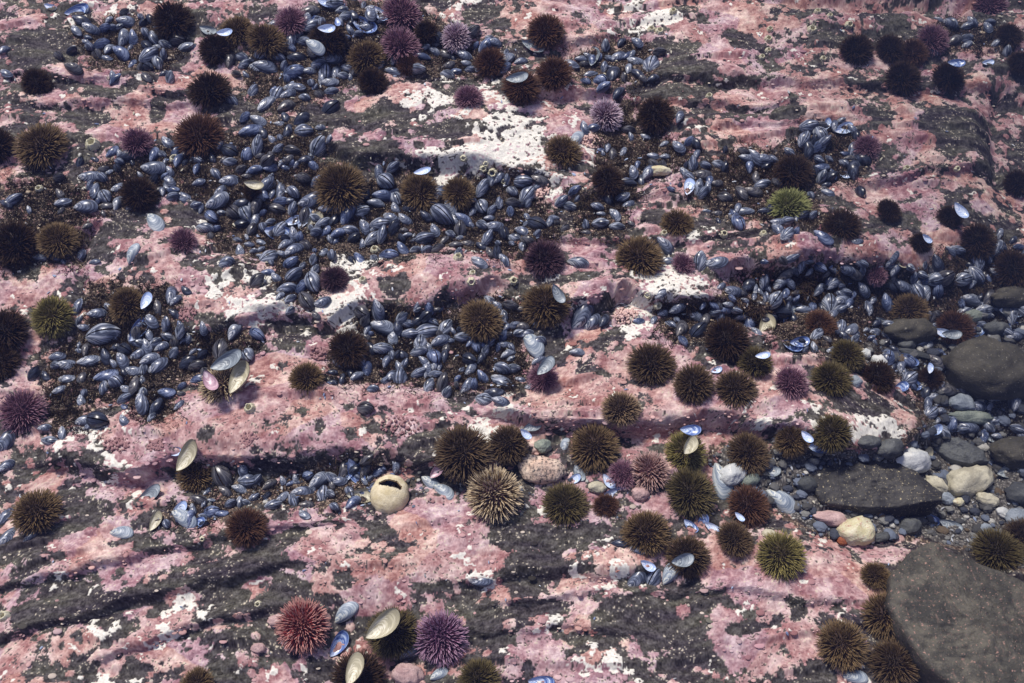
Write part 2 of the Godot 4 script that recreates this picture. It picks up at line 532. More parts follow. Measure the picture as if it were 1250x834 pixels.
	cdf.resize(256)
	var cdw := PackedFloat32Array()
	cdw.resize(256)
	var a := 0
	var aw := 0
	for k in 256:
		a += hist[k]
		aw += histw[k]
		cdf[k] = float(a) / tot
		cdw[k] = float(aw) / tot
	var out := PackedByteArray()
	out.resize(TW * TH * 3)
	var rel := PackedByteArray()     # relief of the crust, 0..255
	rel.resize(TW * TH)
	var inv := 1.0 / C
	for j in TH:
		var cj := int(j * inv)
		var fj := j * inv - cj
		for i in TW:
			var k := j * TW + i
			var ci := i >> 2
			var fi := (i & 3) * inv
			var q := cj * cw + ci
			var m := dm[q] + (dm[q + 1] - dm[q]) * fi
			m += (dm[q + cw] - m) * fj
			var hb := (j >> 1) * (TW >> 1) + (i >> 1)
			var sp := dp[q] + (dp[q + 1] - dp[q]) * fi + bias[hb]
			var sw := dw[q] + (dw[q + 1] - dw[q]) * fi + wbias[hb]
			var fine := nf[k] - 128.0
			var gr := ng[k] - 128.0
			var b2 := nb[k] - 128.0
			var v := cdf[int(na[k] * 0.42 + nb[k] * 0.27 + ncd[k] * 0.31)] + fine * 0.0006
			var cv := ncv[k] * 1.0
			var r := 0.0
			var g := 0.0
			var b := 0.0
			var hgh := 0.0
			var dust := nl[k] - 128.0
			# bare rock: dark grey with bedding streaks, dull olive film and specks
			r = 64.0 + fine * 0.22 + gr * 0.20 + dust * 0.16 + b2 * 0.05
			g = r - 4.0 + dust * 0.02
			b = r - 6.0 - dust * 0.06
			var edge := sp - v
			if edge > 0.0 or (nsp[k] < 34 + int(cv * 0.06) and sp > 0.12 and cv > 105.0):
				# coralline crust: each colony its own tone, between mauve, rose and pale salmon
				var t := cv / 255.0
				var pale := clampf((nw[k] - 118.0) * 0.012, -0.6, 1.0)
				var mot := (nm[k] - 128.0)
				r = 156.0 + t * 14.0 + pale * 28.0 + fine * 0.18 + gr * 0.20 + mot * 0.12
				g = 125.0 + t * 9.0 + pale * 38.0 + fine * 0.19 + gr * 0.21 + mot * 0.14
				b = 131.0 - t * 7.0 + pale * 36.0 + fine * 0.18 + gr * 0.19 + mot * 0.12
				hgh = 0.55 + b2 * 0.0024 + gr * 0.0010 + mot * 0.0008
				if edge > 0.0 and edge < 0.035:
					r += 10.0
					g += 13.0
					b += 12.0
				# worn pits showing the rock
				if ng[k] > 180 and nf[k] > 122 and na[k] > 108:
					r = 74.0
					g = 66.0
					b = 64.0
					hgh = 0.1
			var vw := cdw[int(nw[k] * 0.7 + nb[k] * 0.3)]
			if vw < sw and (m < 0.5) and ng[k] < 190:
				r = 210.0 + fine * 0.16 + gr * 0.10
				g = 207.0 + fine * 0.16 + gr * 0.10
				b = 195.0 + fine * 0.16 + gr * 0.08
				hgh = 0.75 + gr * 0.002
			elif nf[k] > 188 and ng[k] > 140 and nw[k] > 138 and m < 0.6:
				# stray lime specks
				r = 190.0
				g = 180.0
				b = 158.0
			if m > 1.15:
				# gravel gully: dark wet silt
				if m * 100.0 + gr * 0.4 > 130.0:
					r = 76.0 + fine * 0.30 + gr * 0.22
					g = r * 0.96
					b = r * 0.92
					hgh = 0.3 + fine * 0.003
					if nf[k] > 184:
						r = 150.0
						g = 146.0
						b = 138.0
			elif m > 0.02:
				# brown silt held between the mussels
				if m + b2 * 0.006 + fine * 0.002 > 0.55:
					r = 70.0 + fine * 0.30 + gr * 0.22 + b2 * 0.10
					g = r * 0.84
					b = r * 0.73
					hgh = 0.25 + fine * 0.002
					if nf[k] > 190:
						r = 168.0
						g = 152.0
						b = 130.0
			var o := k * 3
			out[o] = clampi(int(r), 0, 255)
			out[o + 1] = clampi(int(g), 0, 255)
			out[o + 2] = clampi(int(b), 0, 255)
			rel[k] = clampi(int(hgh * 255.0), 0, 255)
	var img := Image.create_from_data(TW, TH, false, Image.FORMAT_RGB8, out)
	crust_img = img
	# the crust stands about a millimetre proud of the rock
	for j in GH:
		for i in GW:
			var tj := mini(int(ARC[j * GW + i]), TH - 1)
			var ti := mini(i * STEP, TW - 1)
			HG[j * GW + i] += rel[tj * TW + ti] / 255.0 * 0.0022
	# fine relief of crust and rock grain for the surface normals
	var fineh := PackedByteArray()
	fineh.resize(TW * TH)
	for k in TW * TH:
		fineh[k] = clampi(int(rel[k] * 0.55 + nf[k] * 0.22 + ng[k] * 0.28), 0, 255)
	var himg := Image.create_from_data(TW, TH, false, Image.FORMAT_L8, fineh)
	var verts := PackedVector3Array()
	var norms := PackedVector3Array()
	var uvs := PackedVector2Array()
	verts.resize(GW * GH)
	norms.resize(GW * GH)
	uvs.resize(GW * GH)
	var cell := TEX * STEP
	for j in GH:
		for i in GW:
			var k := j * GW + i
			verts[k] = Vector3(X0 + i * cell, HG[k], Z0 + j * cell + LV[k] * 0.28)
			uvs[k] = Vector2((i * STEP + 0.5) / TW, (ARC[k] + 0.5) / TH)
	for j in GH:
		var jm := maxi(j - 1, 0) * GW
		var jp := mini(j + 1, GH - 1) * GW
		for i in GW:
			var dx := verts[j * GW + mini(i + 1, GW - 1)] - verts[j * GW + maxi(i - 1, 0)]
			var dz := verts[jp + i] - verts[jm + i]
			norms[j * GW + i] = dz.cross(dx).normalized()
	var idx := PackedInt32Array()
	idx.resize((GW - 1) * (GH - 1) * 6)
	var w := 0
	for j in GH - 1:
		for i in GW - 1:
			var k := j * GW + i
			idx[w] = k
			idx[w + 1] = k + 1
			idx[w + 2] = k + GW
			idx[w + 3] = k + 1
			idx[w + 4] = k + GW + 1
			idx[w + 5] = k + GW
			w += 6
	var arr := []
	arr.resize(Mesh.ARRAY_MAX)
	arr[Mesh.ARRAY_VERTEX] = verts
	arr[Mesh.ARRAY_NORMAL] = norms
	arr[Mesh.ARRAY_TEX_UV] = uvs
	arr[Mesh.ARRAY_INDEX] = idx
	var mesh := ArrayMesh.new()
	mesh.add_surface_from_arrays(Mesh.PRIMITIVE_TRIANGLES, arr)
	var m := StandardMaterial3D.new()
	m.albedo_texture = ImageTexture.create_from_image(img)
	m.roughness = 0.82
	m.metallic_specular = 0.3
	m.heightmap_enabled = true
	m.heightmap_texture = ImageTexture.create_from_image(himg)
	m.heightmap_scale = 0.16
	var o := part("rock", mesh, m, self)
	o.set_meta("kind", "structure")
	# the sea bed goes on around the ledges
	var pm := PlaneMesh.new()
	pm.size = Vector2(40, 40)
	var sm := mat(lin(0.12, 0.11, 0.10), 0.9)
	var sb := part("seabed", pm, sm, self)
	sb.position = Vector3(0, -0.8, 0)
	sb.set_meta("kind", "structure")

# ---------------------------------------------------------------- mussels
var MUS := {}

func shell_outline(t: float) -> Vector2:
	# closed outline of a mussel valve, umbo (pointed end) at x = -0.5
	var c := cos(t)
	var s := sin(t)
	var x := c * 0.5
	var wdt := 0.335 * pow(clampf((x + 0.5), 0.0, 1.0), 0.25)
	var y := s * wdt
	if s < 0.0:
		y *= 0.80
	y += 0.05 * (0.25 - x * x) * 2.0
	return Vector2(x, y)

func shell_mesh(side: float, thick: float, rings := 6, segs := 22, inner := false, gap := 0.0) -> ArrayMesh:
	var st := SurfaceTool.new()
	st.begin(Mesh.PRIMITIVE_TRIANGLES)
	var rows := []
	for a in rings + 1:
		var r := sin(a / float(rings) * PI * 0.5)
		var row := []
		for k in segs:
			var t := TAU * k / segs
			var o := shell_outline(t) - Vector2(0.02, 0.02)
			var p := o * r + Vector2(0.02, 0.02)
			var zz := thick * pow(maxf(0.0, 1.0 - r * r), 0.5) * (1.0 - 0.35 * (p.x + 0.1) * (p.x + 0.1) * 4.0)
			if inner:
				zz = zz * 0.82 - 0.004
				p = p * 0.985
			elif gap > 0.0:
				zz += gap * (1.0 - 0.7 * clampf(-p.x * 2.0, 0.0, 1.0))
			var d := p - Vector2(-0.5, 0.02)
			var ang := atan2(d.y, d.x) / PI + 0.5
			# scale from the umbo at which this point lies on the rim: the growth lines
			var tt := d.length()
			var full := 1.0
			for it in 24:
				var f := 0.04 + it * 0.042
				var pr := Vector2(-0.5, 0.02) + d.normalized() * f
				var wd := 0.335 * pow(clampf(pr.x + 0.5, 0.0, 1.0), 0.25)
				var yy := pr.y - 0.05 * (0.25 - pr.x * pr.x) * 2.0
				if pr.x > 0.5 or absf(yy) > wd * (1.0 if yy > 0 else 0.8) * sqrt(maxf(0.0, 1.0 - 4.0 * pr.x * pr.x) + 0.001):
					full = f
					break
			row.append([Vector3(p.x, p.y, zz * side), Vector2(ang, clampf(tt / maxf(full, 0.05), 0.0, 1.0))])
		rows.append(row)
	st.set_smooth_group(0)
	for a in rings:
		for k in segs:
			var k2 := (k + 1) % segs
			var q := [rows[a][k], rows[a][k2], rows[a + 1][k2], rows[a + 1][k]]
			var order := [0, 2, 1, 0, 3, 2] if (side > 0.0) != inner else [0, 1, 2, 0, 2, 3]
			for e in order:
				st.set_uv(q[e][1])
				st.add_vertex(q[e][0])
	st.index()
	st.generate_normals()
	return st.commit()

func shell_tex(sd: int, base: Color, light: Color, wear: Color, wear_amt: float) -> ImageTexture:
	var w := 96
	var h := 160
	var im := Image.create(w, h, false, Image.FORMAT_RGB8)
	var n := FastNoiseLite.new()
	n.seed = sd
	n.frequency = 0.035
	n.fractal_octaves = 3
	for y in h:
		for x in w:
			var s := y / float(h)
			var ring := n.get_noise_2d(x * 0.12, y * 2.4)
			var fine := n.get_noise_2d(x * 0.4 + 90.0, y * 7.0)
			var pat := n.get_noise_2d(x * 1.1 + 300.0, y * 0.8)
			var c := base.lerp(light, clampf(0.40 + ring * 0.9 + fine * 0.7 + pat * 0.9, 0.0, 1.0))
			var we := n.get_noise_2d(x * 1.6 + 700.0, y * 1.3 + 40.0)
			if we * 1.2 - s * 1.6 + wear_amt > 0.0:
				c = c.lerp(wear, 0.75)
			elif pat > 0.33:
				c = c.lerp(wear, 0.30)
			im.set_pixel(x, y, c)
	return ImageTexture.create_from_image(im)

func tex_mat(t: Texture2D, rough: float) -> StandardMaterial3D:
	var m := StandardMaterial3D.new()
	m.albedo_texture = t
	m.roughness = rough
	m.metallic_specular = 0.5
	m.cull_mode = BaseMaterial3D.CULL_DISABLED
	return m

func prepare_shells() -> void:
	MUS.va = [shell_mesh(1.0, 0.25, 6, 22, false, 0.018), shell_mesh(1.0, 0.28, 6, 22, false, 0.022), shell_mesh(1.0, 0.20, 6, 22, false, 0.012)]
	MUS.vb = [shell_mesh(-1.0, 0.25, 6, 22, false, 0.018), shell_mesh(-1.0, 0.28, 6, 22, false, 0.022), shell_mesh(-1.0, 0.20, 6, 22, false, 0.012)]
	MUS.lip = shell_mesh(1.0, 0.008, 2, 22, true)
	MUS.lipmat = mat(Color8(72, 54, 44), 0.8)
	MUS.half = [shell_mesh(1.0, 0.20), shell_mesh(1.0, 0.22)]
	MUS.inn = shell_mesh(1.0, 0.20, 6, 22, true)
	MUS.mats = []
	var tones := [
		[Color8(42, 47, 61), Color8(118, 127, 146), Color8(196, 197, 198), 0.40],
		[Color8(24, 27, 38), Color8(62, 69, 86), Color8(130, 132, 140), 0.10],
		[Color8(56, 62, 76), Color8(142, 150, 164), Color8(206, 206, 204), 0.45],
		[Color8(38, 37, 42), Color8(88, 88, 92), Color8(150, 142, 132), 0.35],
		[Color8(34, 42, 64), Color8(98, 111, 142), Color8(180, 185, 196), 0.25]]
	for k in tones.size():
		MUS.mats.append(tex_mat(shell_tex(50 + k, tones[k][0], tones[k][1], tones[k][2], tones[k][3]), 0.30))
	MUS.outpale = tex_mat(shell_tex(71, Color8(110, 122, 136), Color8(176, 184, 188), Color8(206, 206, 192), 0.4), 0.5)
	MUS.outdark = MUS.mats[1]
	MUS.nacre = tex_mat(shell_tex(72, Color8(160, 180, 215), Color8(216, 226, 238), Color8(236, 236, 240), 0.5), 0.25)
	MUS.nacre_blue = tex_mat(shell_tex(73, Color8(70, 92, 146), Color8(166, 186, 216), Color8(214, 222, 234), 0.7), 0.25)
	MUS.yellow = tex_mat(shell_tex(74, Color8(150, 144, 120), Color8(188, 182, 156), Color8(212, 208, 190), 0.6), 0.5)
	MUS.grey = tex_mat(shell_tex(75, Color8(96, 104, 112), Color8(166, 176, 180), Color8(196, 200, 196), 0.4), 0.45)
	MUS.violet = tex_mat(shell_tex(76, Color8(158, 126, 140), Color8(190, 158, 166), Color8(214, 200, 202), 0.5), 0.4)

# x, y, length px, angle, B standing with the seam up or L lying on its side
var MUSSELS := [
	[306, 160, 24, 25, "L"], [350, 162, 18, 75, "L"], [371, 161, 20, 0, "B"], [388, 180, 26, 60, "B"], [356, 184, 20, -20, "B"], [315, 179, 22, 80, "B"], [302, 192, 20, 75, "B"], [280, 184, 20, -25, "B"],
	[263, 212, 16, -50, "B"], [280, 222, 22, 0, "L"], [294, 207, 14, 20, "B"], [311, 209, 18, 20, "L"], [265, 246, 26, 30, "L"], [268, 233, 16, 45, "L"], [299, 260, 20, -60, "B"], [258, 265, 22, -50, "B"],
	[294, 274, 18, 10, "B"], [379, 244, 28, 20, "L"], [370, 218, 18, -15, "B"], [358, 235, 20, -40, "B"], [342, 234, 20, 80, "L"], [398, 254, 16, 5, "L"], [425, 265, 24, 60, "L"], [407, 270, 18, 60, "B"],
	[425, 282, 20, 0, "B"], [321, 278, 16, -70, "B"], [332, 172, 14, -50, "L"], [342, 151, 12, 0, "L"], [372, 196, 16, 15, "L"], [281, 198, 16, 0, "B"], [260, 194, 12, -60, "L"], [250, 280, 20, -10, "B"],
	[241, 207, 14, 80, "L"], [243, 224, 14, 10, "L"], [471, 222, 24, -40, "B"], [469, 241, 24, 0, "L"], [502, 255, 18, 0, "B"], [539, 263, 36, -50, "B"], [552, 252, 26, -70, "L"], [521, 264, 16, -40, "L"],
	[517, 291, 26, 0, "B"], [477, 266, 20, -30, "L"], [464, 274, 20, 10, "B"], [455, 292, 20, 50, "B"], [475, 313, 20, 0, "B"], [492, 304, 18, -50, "L"], [588, 252, 20, -70, "B"], [573, 245, 14, 0, "B"],
	[576, 260, 12, 60, "L"], [589, 231, 22, 60, "B"], [609, 217, 14, 50, "L"], [625, 234, 16, -40, "B"], [637, 221, 22, 0, "B"], [625, 247, 18, -10, "B"], [623, 259, 14, 90, "B"], [610, 248, 14, 90, "B"],
	[588, 275, 18, -40, "B"], [598, 268, 12, 0, "L"], [615, 284, 22, -70, "B"], [595, 292, 20, 60, "B"], [607, 309, 18, 90, "B"], [598, 308, 14, -60, "L"], [655, 274, 26, -30, "B"], [636, 283, 18, -30, "L"],
	[644, 294, 16, -20, "B"], [544, 294, 14, 60, "L"], [556, 300, 14, 0, "L"], [571, 297, 16, 0, "L"], [492, 282, 10, 0, "L"], [459, 250, 18, 0, "L"], [382, 345, 26, -70, "B"], [358, 338, 26, 20, "B"],
	[350, 354, 22, 10, "B"], [374, 368, 24, -55, "B"], [354, 322, 22, 20, "B"], [373, 302, 22, -40, "B"], [327, 334, 14, 0, "L"], [467, 401, 28, -20, "L"], [460, 380, 24, -70, "L"], [520, 406, 28, 10, "B"],
	[623, 373, 20, -20, "B"], [565, 412, 18, 0, "B"], [498, 395, 16, -10, "B"], [708, 385, 34, 60, "L"], [722, 394, 22, 40, "L"], [737, 392, 18, 60, "L"], [706, 322, 22, -10, "B"], [733, 273, 18, 0, "B"],
	[715, 276, 14, 90, "B"], [750, 263, 18, -60, "L"], [753, 278, 16, 0, "B"], [759, 241, 18, 10, "L"], [811, 302, 24, -50, "L"], [816, 321, 20, 0, "L"], [855, 321, 24, 80, "B"], [874, 320, 24, 0, "L"],
	[826, 376, 18, 30, "L"], [848, 387, 20, -20, "L"], [851, 407, 24, 30, "B"], [830, 402, 22, 60, "L"], [819, 397, 16, -40, "B"], [798, 393, 12, 60, "L"], [810, 383, 16, 0, "L"], [906, 387, 16, 20, "L"],
	[889, 371, 12, 0, "L"], [1005, 290, 22, -40, "L"], [1046, 295, 14, 0, "L"], [874, 224, 14, 0, "L"], [905, 237, 20, -70, "L"], [269, 427, 26, 90, "B"], [303, 434, 20, -60, "B"], [118, 384, 20, 0, "L"],
	[127, 409, 34, 10, "B"], [167, 433, 20, 30, "L"], [183, 440, 20, 20, "L"], [197, 425, 16, 30, "L"], [192, 447, 24, 40, "L"], [162, 452, 20, -10, "L"], [130, 458, 26, 20, "L"], [153, 487, 18, 30, "B"],
	[173, 494, 24, -80, "L"], [191, 498, 20, 60, "L"], [118, 513, 26, -10, "B"], [82, 445, 22, 0, "L"], [82, 463, 18, 0, "L"], [61, 538, 20, 0, "B"], [272, 581, 30, -60, "B"], [4, 541, 28, 60, "L"],
	[98, 464, 18, 70, "L"], [229, 443, 20, 30, "B"], [204, 480, 20, -10, "L"], [8, 570, 18, 30, "L"], [54, 523, 14, 0, "L"], [72, 476, 14, 30, "L"], [445, 500, 22, -10, "B"], [454, 476, 16, 0, "B"],
	[435, 461, 16, 30, "L"], [572, 438, 20, -30, "B"], [581, 423, 16, -70, "B"], [612, 450, 24, -20, "B"], [612, 466, 26, -30, "L"], [540, 468, 22, 70, "B"], [524, 472, 18, 60, "B"], [532, 458, 16, 0, "B"],
	[466, 427, 22, 0, "B"], [472, 442, 14, 70, "L"], [405, 468, 12, 0, "L"], [418, 464, 14, 80, "L"], [405, 455, 12, 0, "L"], [391, 588, 26, 40, "L"], [369, 603, 22, 0, "L"], [345, 589, 14, -70, "L"],
	[329, 592, 16, 40, "L"], [334, 617, 18, 20, "B"], [587, 437, 14, 60, "L"], [705, 432, 16, 0, "L"], [180, 57, 18, -40, "B"], [134, 61, 16, 60, "L"], [118, 66, 18, -60, "B"], [148, 67, 22, -40, "L"],
	[193, 78, 18, -60, "B"], [181, 83, 18, -40, "B"], [155, 28, 22, -10, "L"], [94, 39, 16, -50, "L"], [111, 35, 20, -30, "L"], [227, 58, 18, 0, "L"], [202, 55, 16, -30, "B"], [192, 33, 14, -50, "B"],
	[178, 40, 14, -50, "B"], [188, 205, 26, 0, "L"], [313, 81, 22, 0, "L"], [309, 112, 18, 70, "B"], [341, 71, 16, -30, "B"], [363, 71, 20, 0, "B"], [359, 89, 22, 20, "B"], [378, 88, 16, 0, "L"],
	[325, 84, 28, -10, "L"], [403, 101, 18, 0, "L"], [404, 112, 16, 10, "B"], [389, 115, 16, -40, "B"], [365, 107, 16, -30, "L"], [380, 102, 14, -60, "B"], [372, 120, 14, -20, "B"], [350, 131, 22, 30, "L"],
	[325, 128, 24, 60, "L"], [449, 84, 12, 80, "L"], [479, 89, 18, -20, "L"], [510, 86, 22, -20, "B"], [516, 71, 16, 0, "L"], [505, 63, 16, 0, "L"], [546, 92, 16, -20, "B"], [553, 55, 20, 85, "L"],
	[562, 56, 20, 95, "L"], [574, 85, 12, 0, "B"], [547, 79, 14, 20, "L"], [721, 91, 16, 20, "L"], [776, 76, 18, -20, "L"], [759, 53, 14, 60, "L"], [777, 53, 16, -50, "L"], [749, 93, 24, 70, "L"],
	[754, 72, 20, 20, "L"], [795, 80, 24, 70, "B"], [755, 115, 18, 60, "L"], [697, 80, 18, -40, "L"], [732, 183, 10, 0, "L"], [829, 179, 18, -50, "L"], [798, 191, 14, 0, "L"], [812, 192, 12, 0, "L"],
	[767, 159, 14, 0, "B"], [760, 186, 12, 60, "L"], [830, 144, 14, 60, "L"], [105, 255, 26, 0, "L"], [145, 248, 20, 80, "L"], [143, 230, 16, 30, "L"], [110, 215, 24, 0, "L"], [130, 252, 16, 0, "L"],
	[775, 708, 26, 45, "L"], [797, 707, 24, 60, "B"], [588, 711, 22, 0, "L"], [505, 794, 30, 45, "L"], [757, 665, 18, -10, "L"], [778, 671, 18, -20, "L"], [232, 58, 14, 0, "L"], [37, 655, 16, 40, "L"],
	[8, 655, 24, 40, "L"], [6, 632, 22, 50, "L"], [95, 375, 18, 70, "L"], [97, 312, 16, 60, "L"], [48, 315, 16, 0, "L"], [116, 321, 12, 0, "L"], [8, 90, 16, -40, "L"], [5, 62, 14, 50, "L"],
]
# bed, number of further mussels, usual length px
var FILL := {"upper_left": [34, 15], "top_middle": [85, 15], "pillar_top": [20, 16], "pillar_foot": [24, 14], "main": [200, 15], "small_gap": [9, 13], "right_upper": [75, 15],
	"lower_middle": [90, 15], "overhang": [12, 14], "gully": [150, 16], "left_lower": [55, 16], "ledge": [55, 14], "left_block": [12, 16], "small_right": [14, 13], "left_edge": [9, 15], "rubble": [70, 15]}
var BED_TEXT := {
	"upper_left": "below the blue open shell",
	"top_middle": "in the bed above the grey slab",
	"pillar_top": "above the pale purple urchin",
	"pillar_foot": "in the shaded cleft",
	"main": "in the bed below the white-crusted slab",
	"small_gap": "in the brown gap beside the pink step",
	"right_upper": "in the bed around the pale green urchin",
	"lower_middle": "in the bed above the cracked pink face",
	"overhang": "under the white-patched overhanging ledge",
	"gully": "in the gully below the long pink ledge",
	"left_lower": "beside the urchin wearing two shells",
	"ledge": "on the shelf beside the dead cream urchin",
	"left_block": "on the block beside the yellow-olive urchin",
	"small_right": "in the dim clump under the topmost rim",
	"left_edge": "in silt around the black urchins",
	"rubble": "among the stones of the gravel gully",
	"": "alone on open rock away from the beds"}

func bed_of(p: Vector2) -> String:
	for b in BEDS:
		if Geometry2D.is_point_in_polygon(p, packed(BEDS[b])):
			return b
	var best := ""
	var bd := 22.0
	for b in BEDS:
		for q in BEDS[b]:
			var d := p.distance_to(Vector2(q[0], q[1]))
			if d < bd:
				bd = d
				best = b
	return best

func mussel_transform(px: float, py: float, len_px: float, deg: float, pose: String) -> Transform3D:
	var p := hit(px, py)
	var L := metres(p, len_px) * 1.3
	var n := (normal_at(p, 0.01) + Vector3(0, 0.5, 0.35)).normalized()
	var a := tangent(n, deg)
	var X: Vector3
	var Y: Vector3
	var Zz: Vector3
	if pose == "B":
		var lean := rng.randf_range(-0.2, 0.75)
		X = (a * cos(lean) + n * sin(lean)).normalized()
		Y = (n - X * n.dot(X)).normalized()
		Zz = X.cross(Y)
		var roll := rng.randf_range(-0.45, 0.45)
		Y = Y.rotated(X, roll)
		Zz = Zz.rotated(X, roll)
		# aim the middle of the shell at the pixel
		return Transform3D(Basis(X * L, Y * L, Zz * L * 1.15), p + n * L * rng.randf_range(-0.06, 0.10))
	X = a
	Zz = n if rng.randf() < 0.5 else -n
	var roll2 := rng.randf_range(-0.55, 0.55)
	Zz = Zz.rotated(X, roll2)
	Y = Zz.cross(X)
	var lean2 := rng.randf_range(-0.25, 0.35)
	var bs := Basis(X, Y, Zz).rotated(Y.normalized(), lean2)
	return Transform3D(Basis(bs.x * L, bs.y * L, bs.z * L), p + n * L * rng.randf_range(-0.05, 0.10))

func build_mussels() -> void:
	var clump := FastNoiseLite.new()
	clump.seed = 31
	clump.frequency = 0.022
	clump.fractal_octaves = 2
	var all := []
	for q in MUSSELS:
		all.append([q[0], q[1], q[2], q[3], q[4], true])
	for b in FILL:
		var pk := packed(BEDS[b])
		var bx := Rect2(pk[0], Vector2.ZERO)
		for q in pk:
			bx = bx.expand(q)
		var made := 0
		var tries := 0
		while made < FILL[b][0] and tries < 5000:
			tries += 1
			var p := Vector2(rng.randf_range(bx.position.x, bx.end.x), rng.randf_range(bx.position.y, bx.end.y))
			if not Geometry2D.is_point_in_polygon(p, pk):
				continue
			p += Vector2(rng.randfn(0, 12), rng.randfn(0, 8))
			if clump.get_noise_2d(p.x, p.y * 1.3) < -0.10:
				continue
			var L: float = FILL[b][1] * rng.randf_range(0.6, 1.45)
			var ok := true
			for u in taken:
				if p.distance_to(Vector2(u[0], u[1])) < u[2] * 0.8:
					ok = false
					break
			if ok:
				for q in all:
					if absf(q[0] - p.x) < 30.0 and p.distance_to(Vector2(q[0], q[1])) < (q[2] + L) * (0.31 if q[5] else 0.235):
						ok = false
						break
			if not ok:
				continue
			all.append([p.x, p.y, L, rng.randf_range(-90, 90), "B" if rng.randf() < 0.5 else "L", false])
			made += 1
	all.sort_custom(func(a, b): return a[2] > b[2])
	var rest := []
	for k in all.size():
		var q: Array = all[k]
		var t := mussel_transform(q[0], q[1], q[2], q[3], q[4])
		var mi := [0, 0, 0, 1, 2, 2, 3, 4][rng.randi() % 8] as int
		var sh := rng.randi() % 3
		if k < 300:
			var bed := bed_of(Vector2(q[0], q[1]))
			var o := put("mussel", t, ["blue-grey", "dark slate", "pale grey", "brownish grey", "deep blue"][mi] + (" mussel standing seam up " if q[4] == "B" else " mussel lying on its side ") + BED_TEXT[bed], "mussel", "mussels " + BED_TEXT[bed])
			part("valve", MUS.va[sh], MUS.mats[mi], o)
			part("valve", MUS.vb[sh], MUS.mats[mi], o)
			part("seam", MUS.lip, MUS.lipmat, o)
		else:
			rest.append([t, mi])
	# the smaller ones of the beds, past three hundred, are one mass
	var st := SurfaceTool.new()
	var am := ArrayMesh.new()
	for mi in MUS.mats.size():
		st.begin(Mesh.PRIMITIVE_TRIANGLES)
		for q in rest:
			if q[1] == mi:
				st.append_from(MUS.small_a, 0, q[0])
				st.append_from(MUS.small_b, 0, q[0])
		st.commit(am)
		am.surface_set_material(am.get_surface_count() - 1, MUS.mats[mi])
	var o2 := part(numbered("mussel_bed"), am, null, self)
	tag(o2, "small blue-black mussels packed between the larger ones in the beds", "mussels")
	o2.set_meta("kind", "stuff")
	print("mussels ", all.size(), " rest ", rest.size())

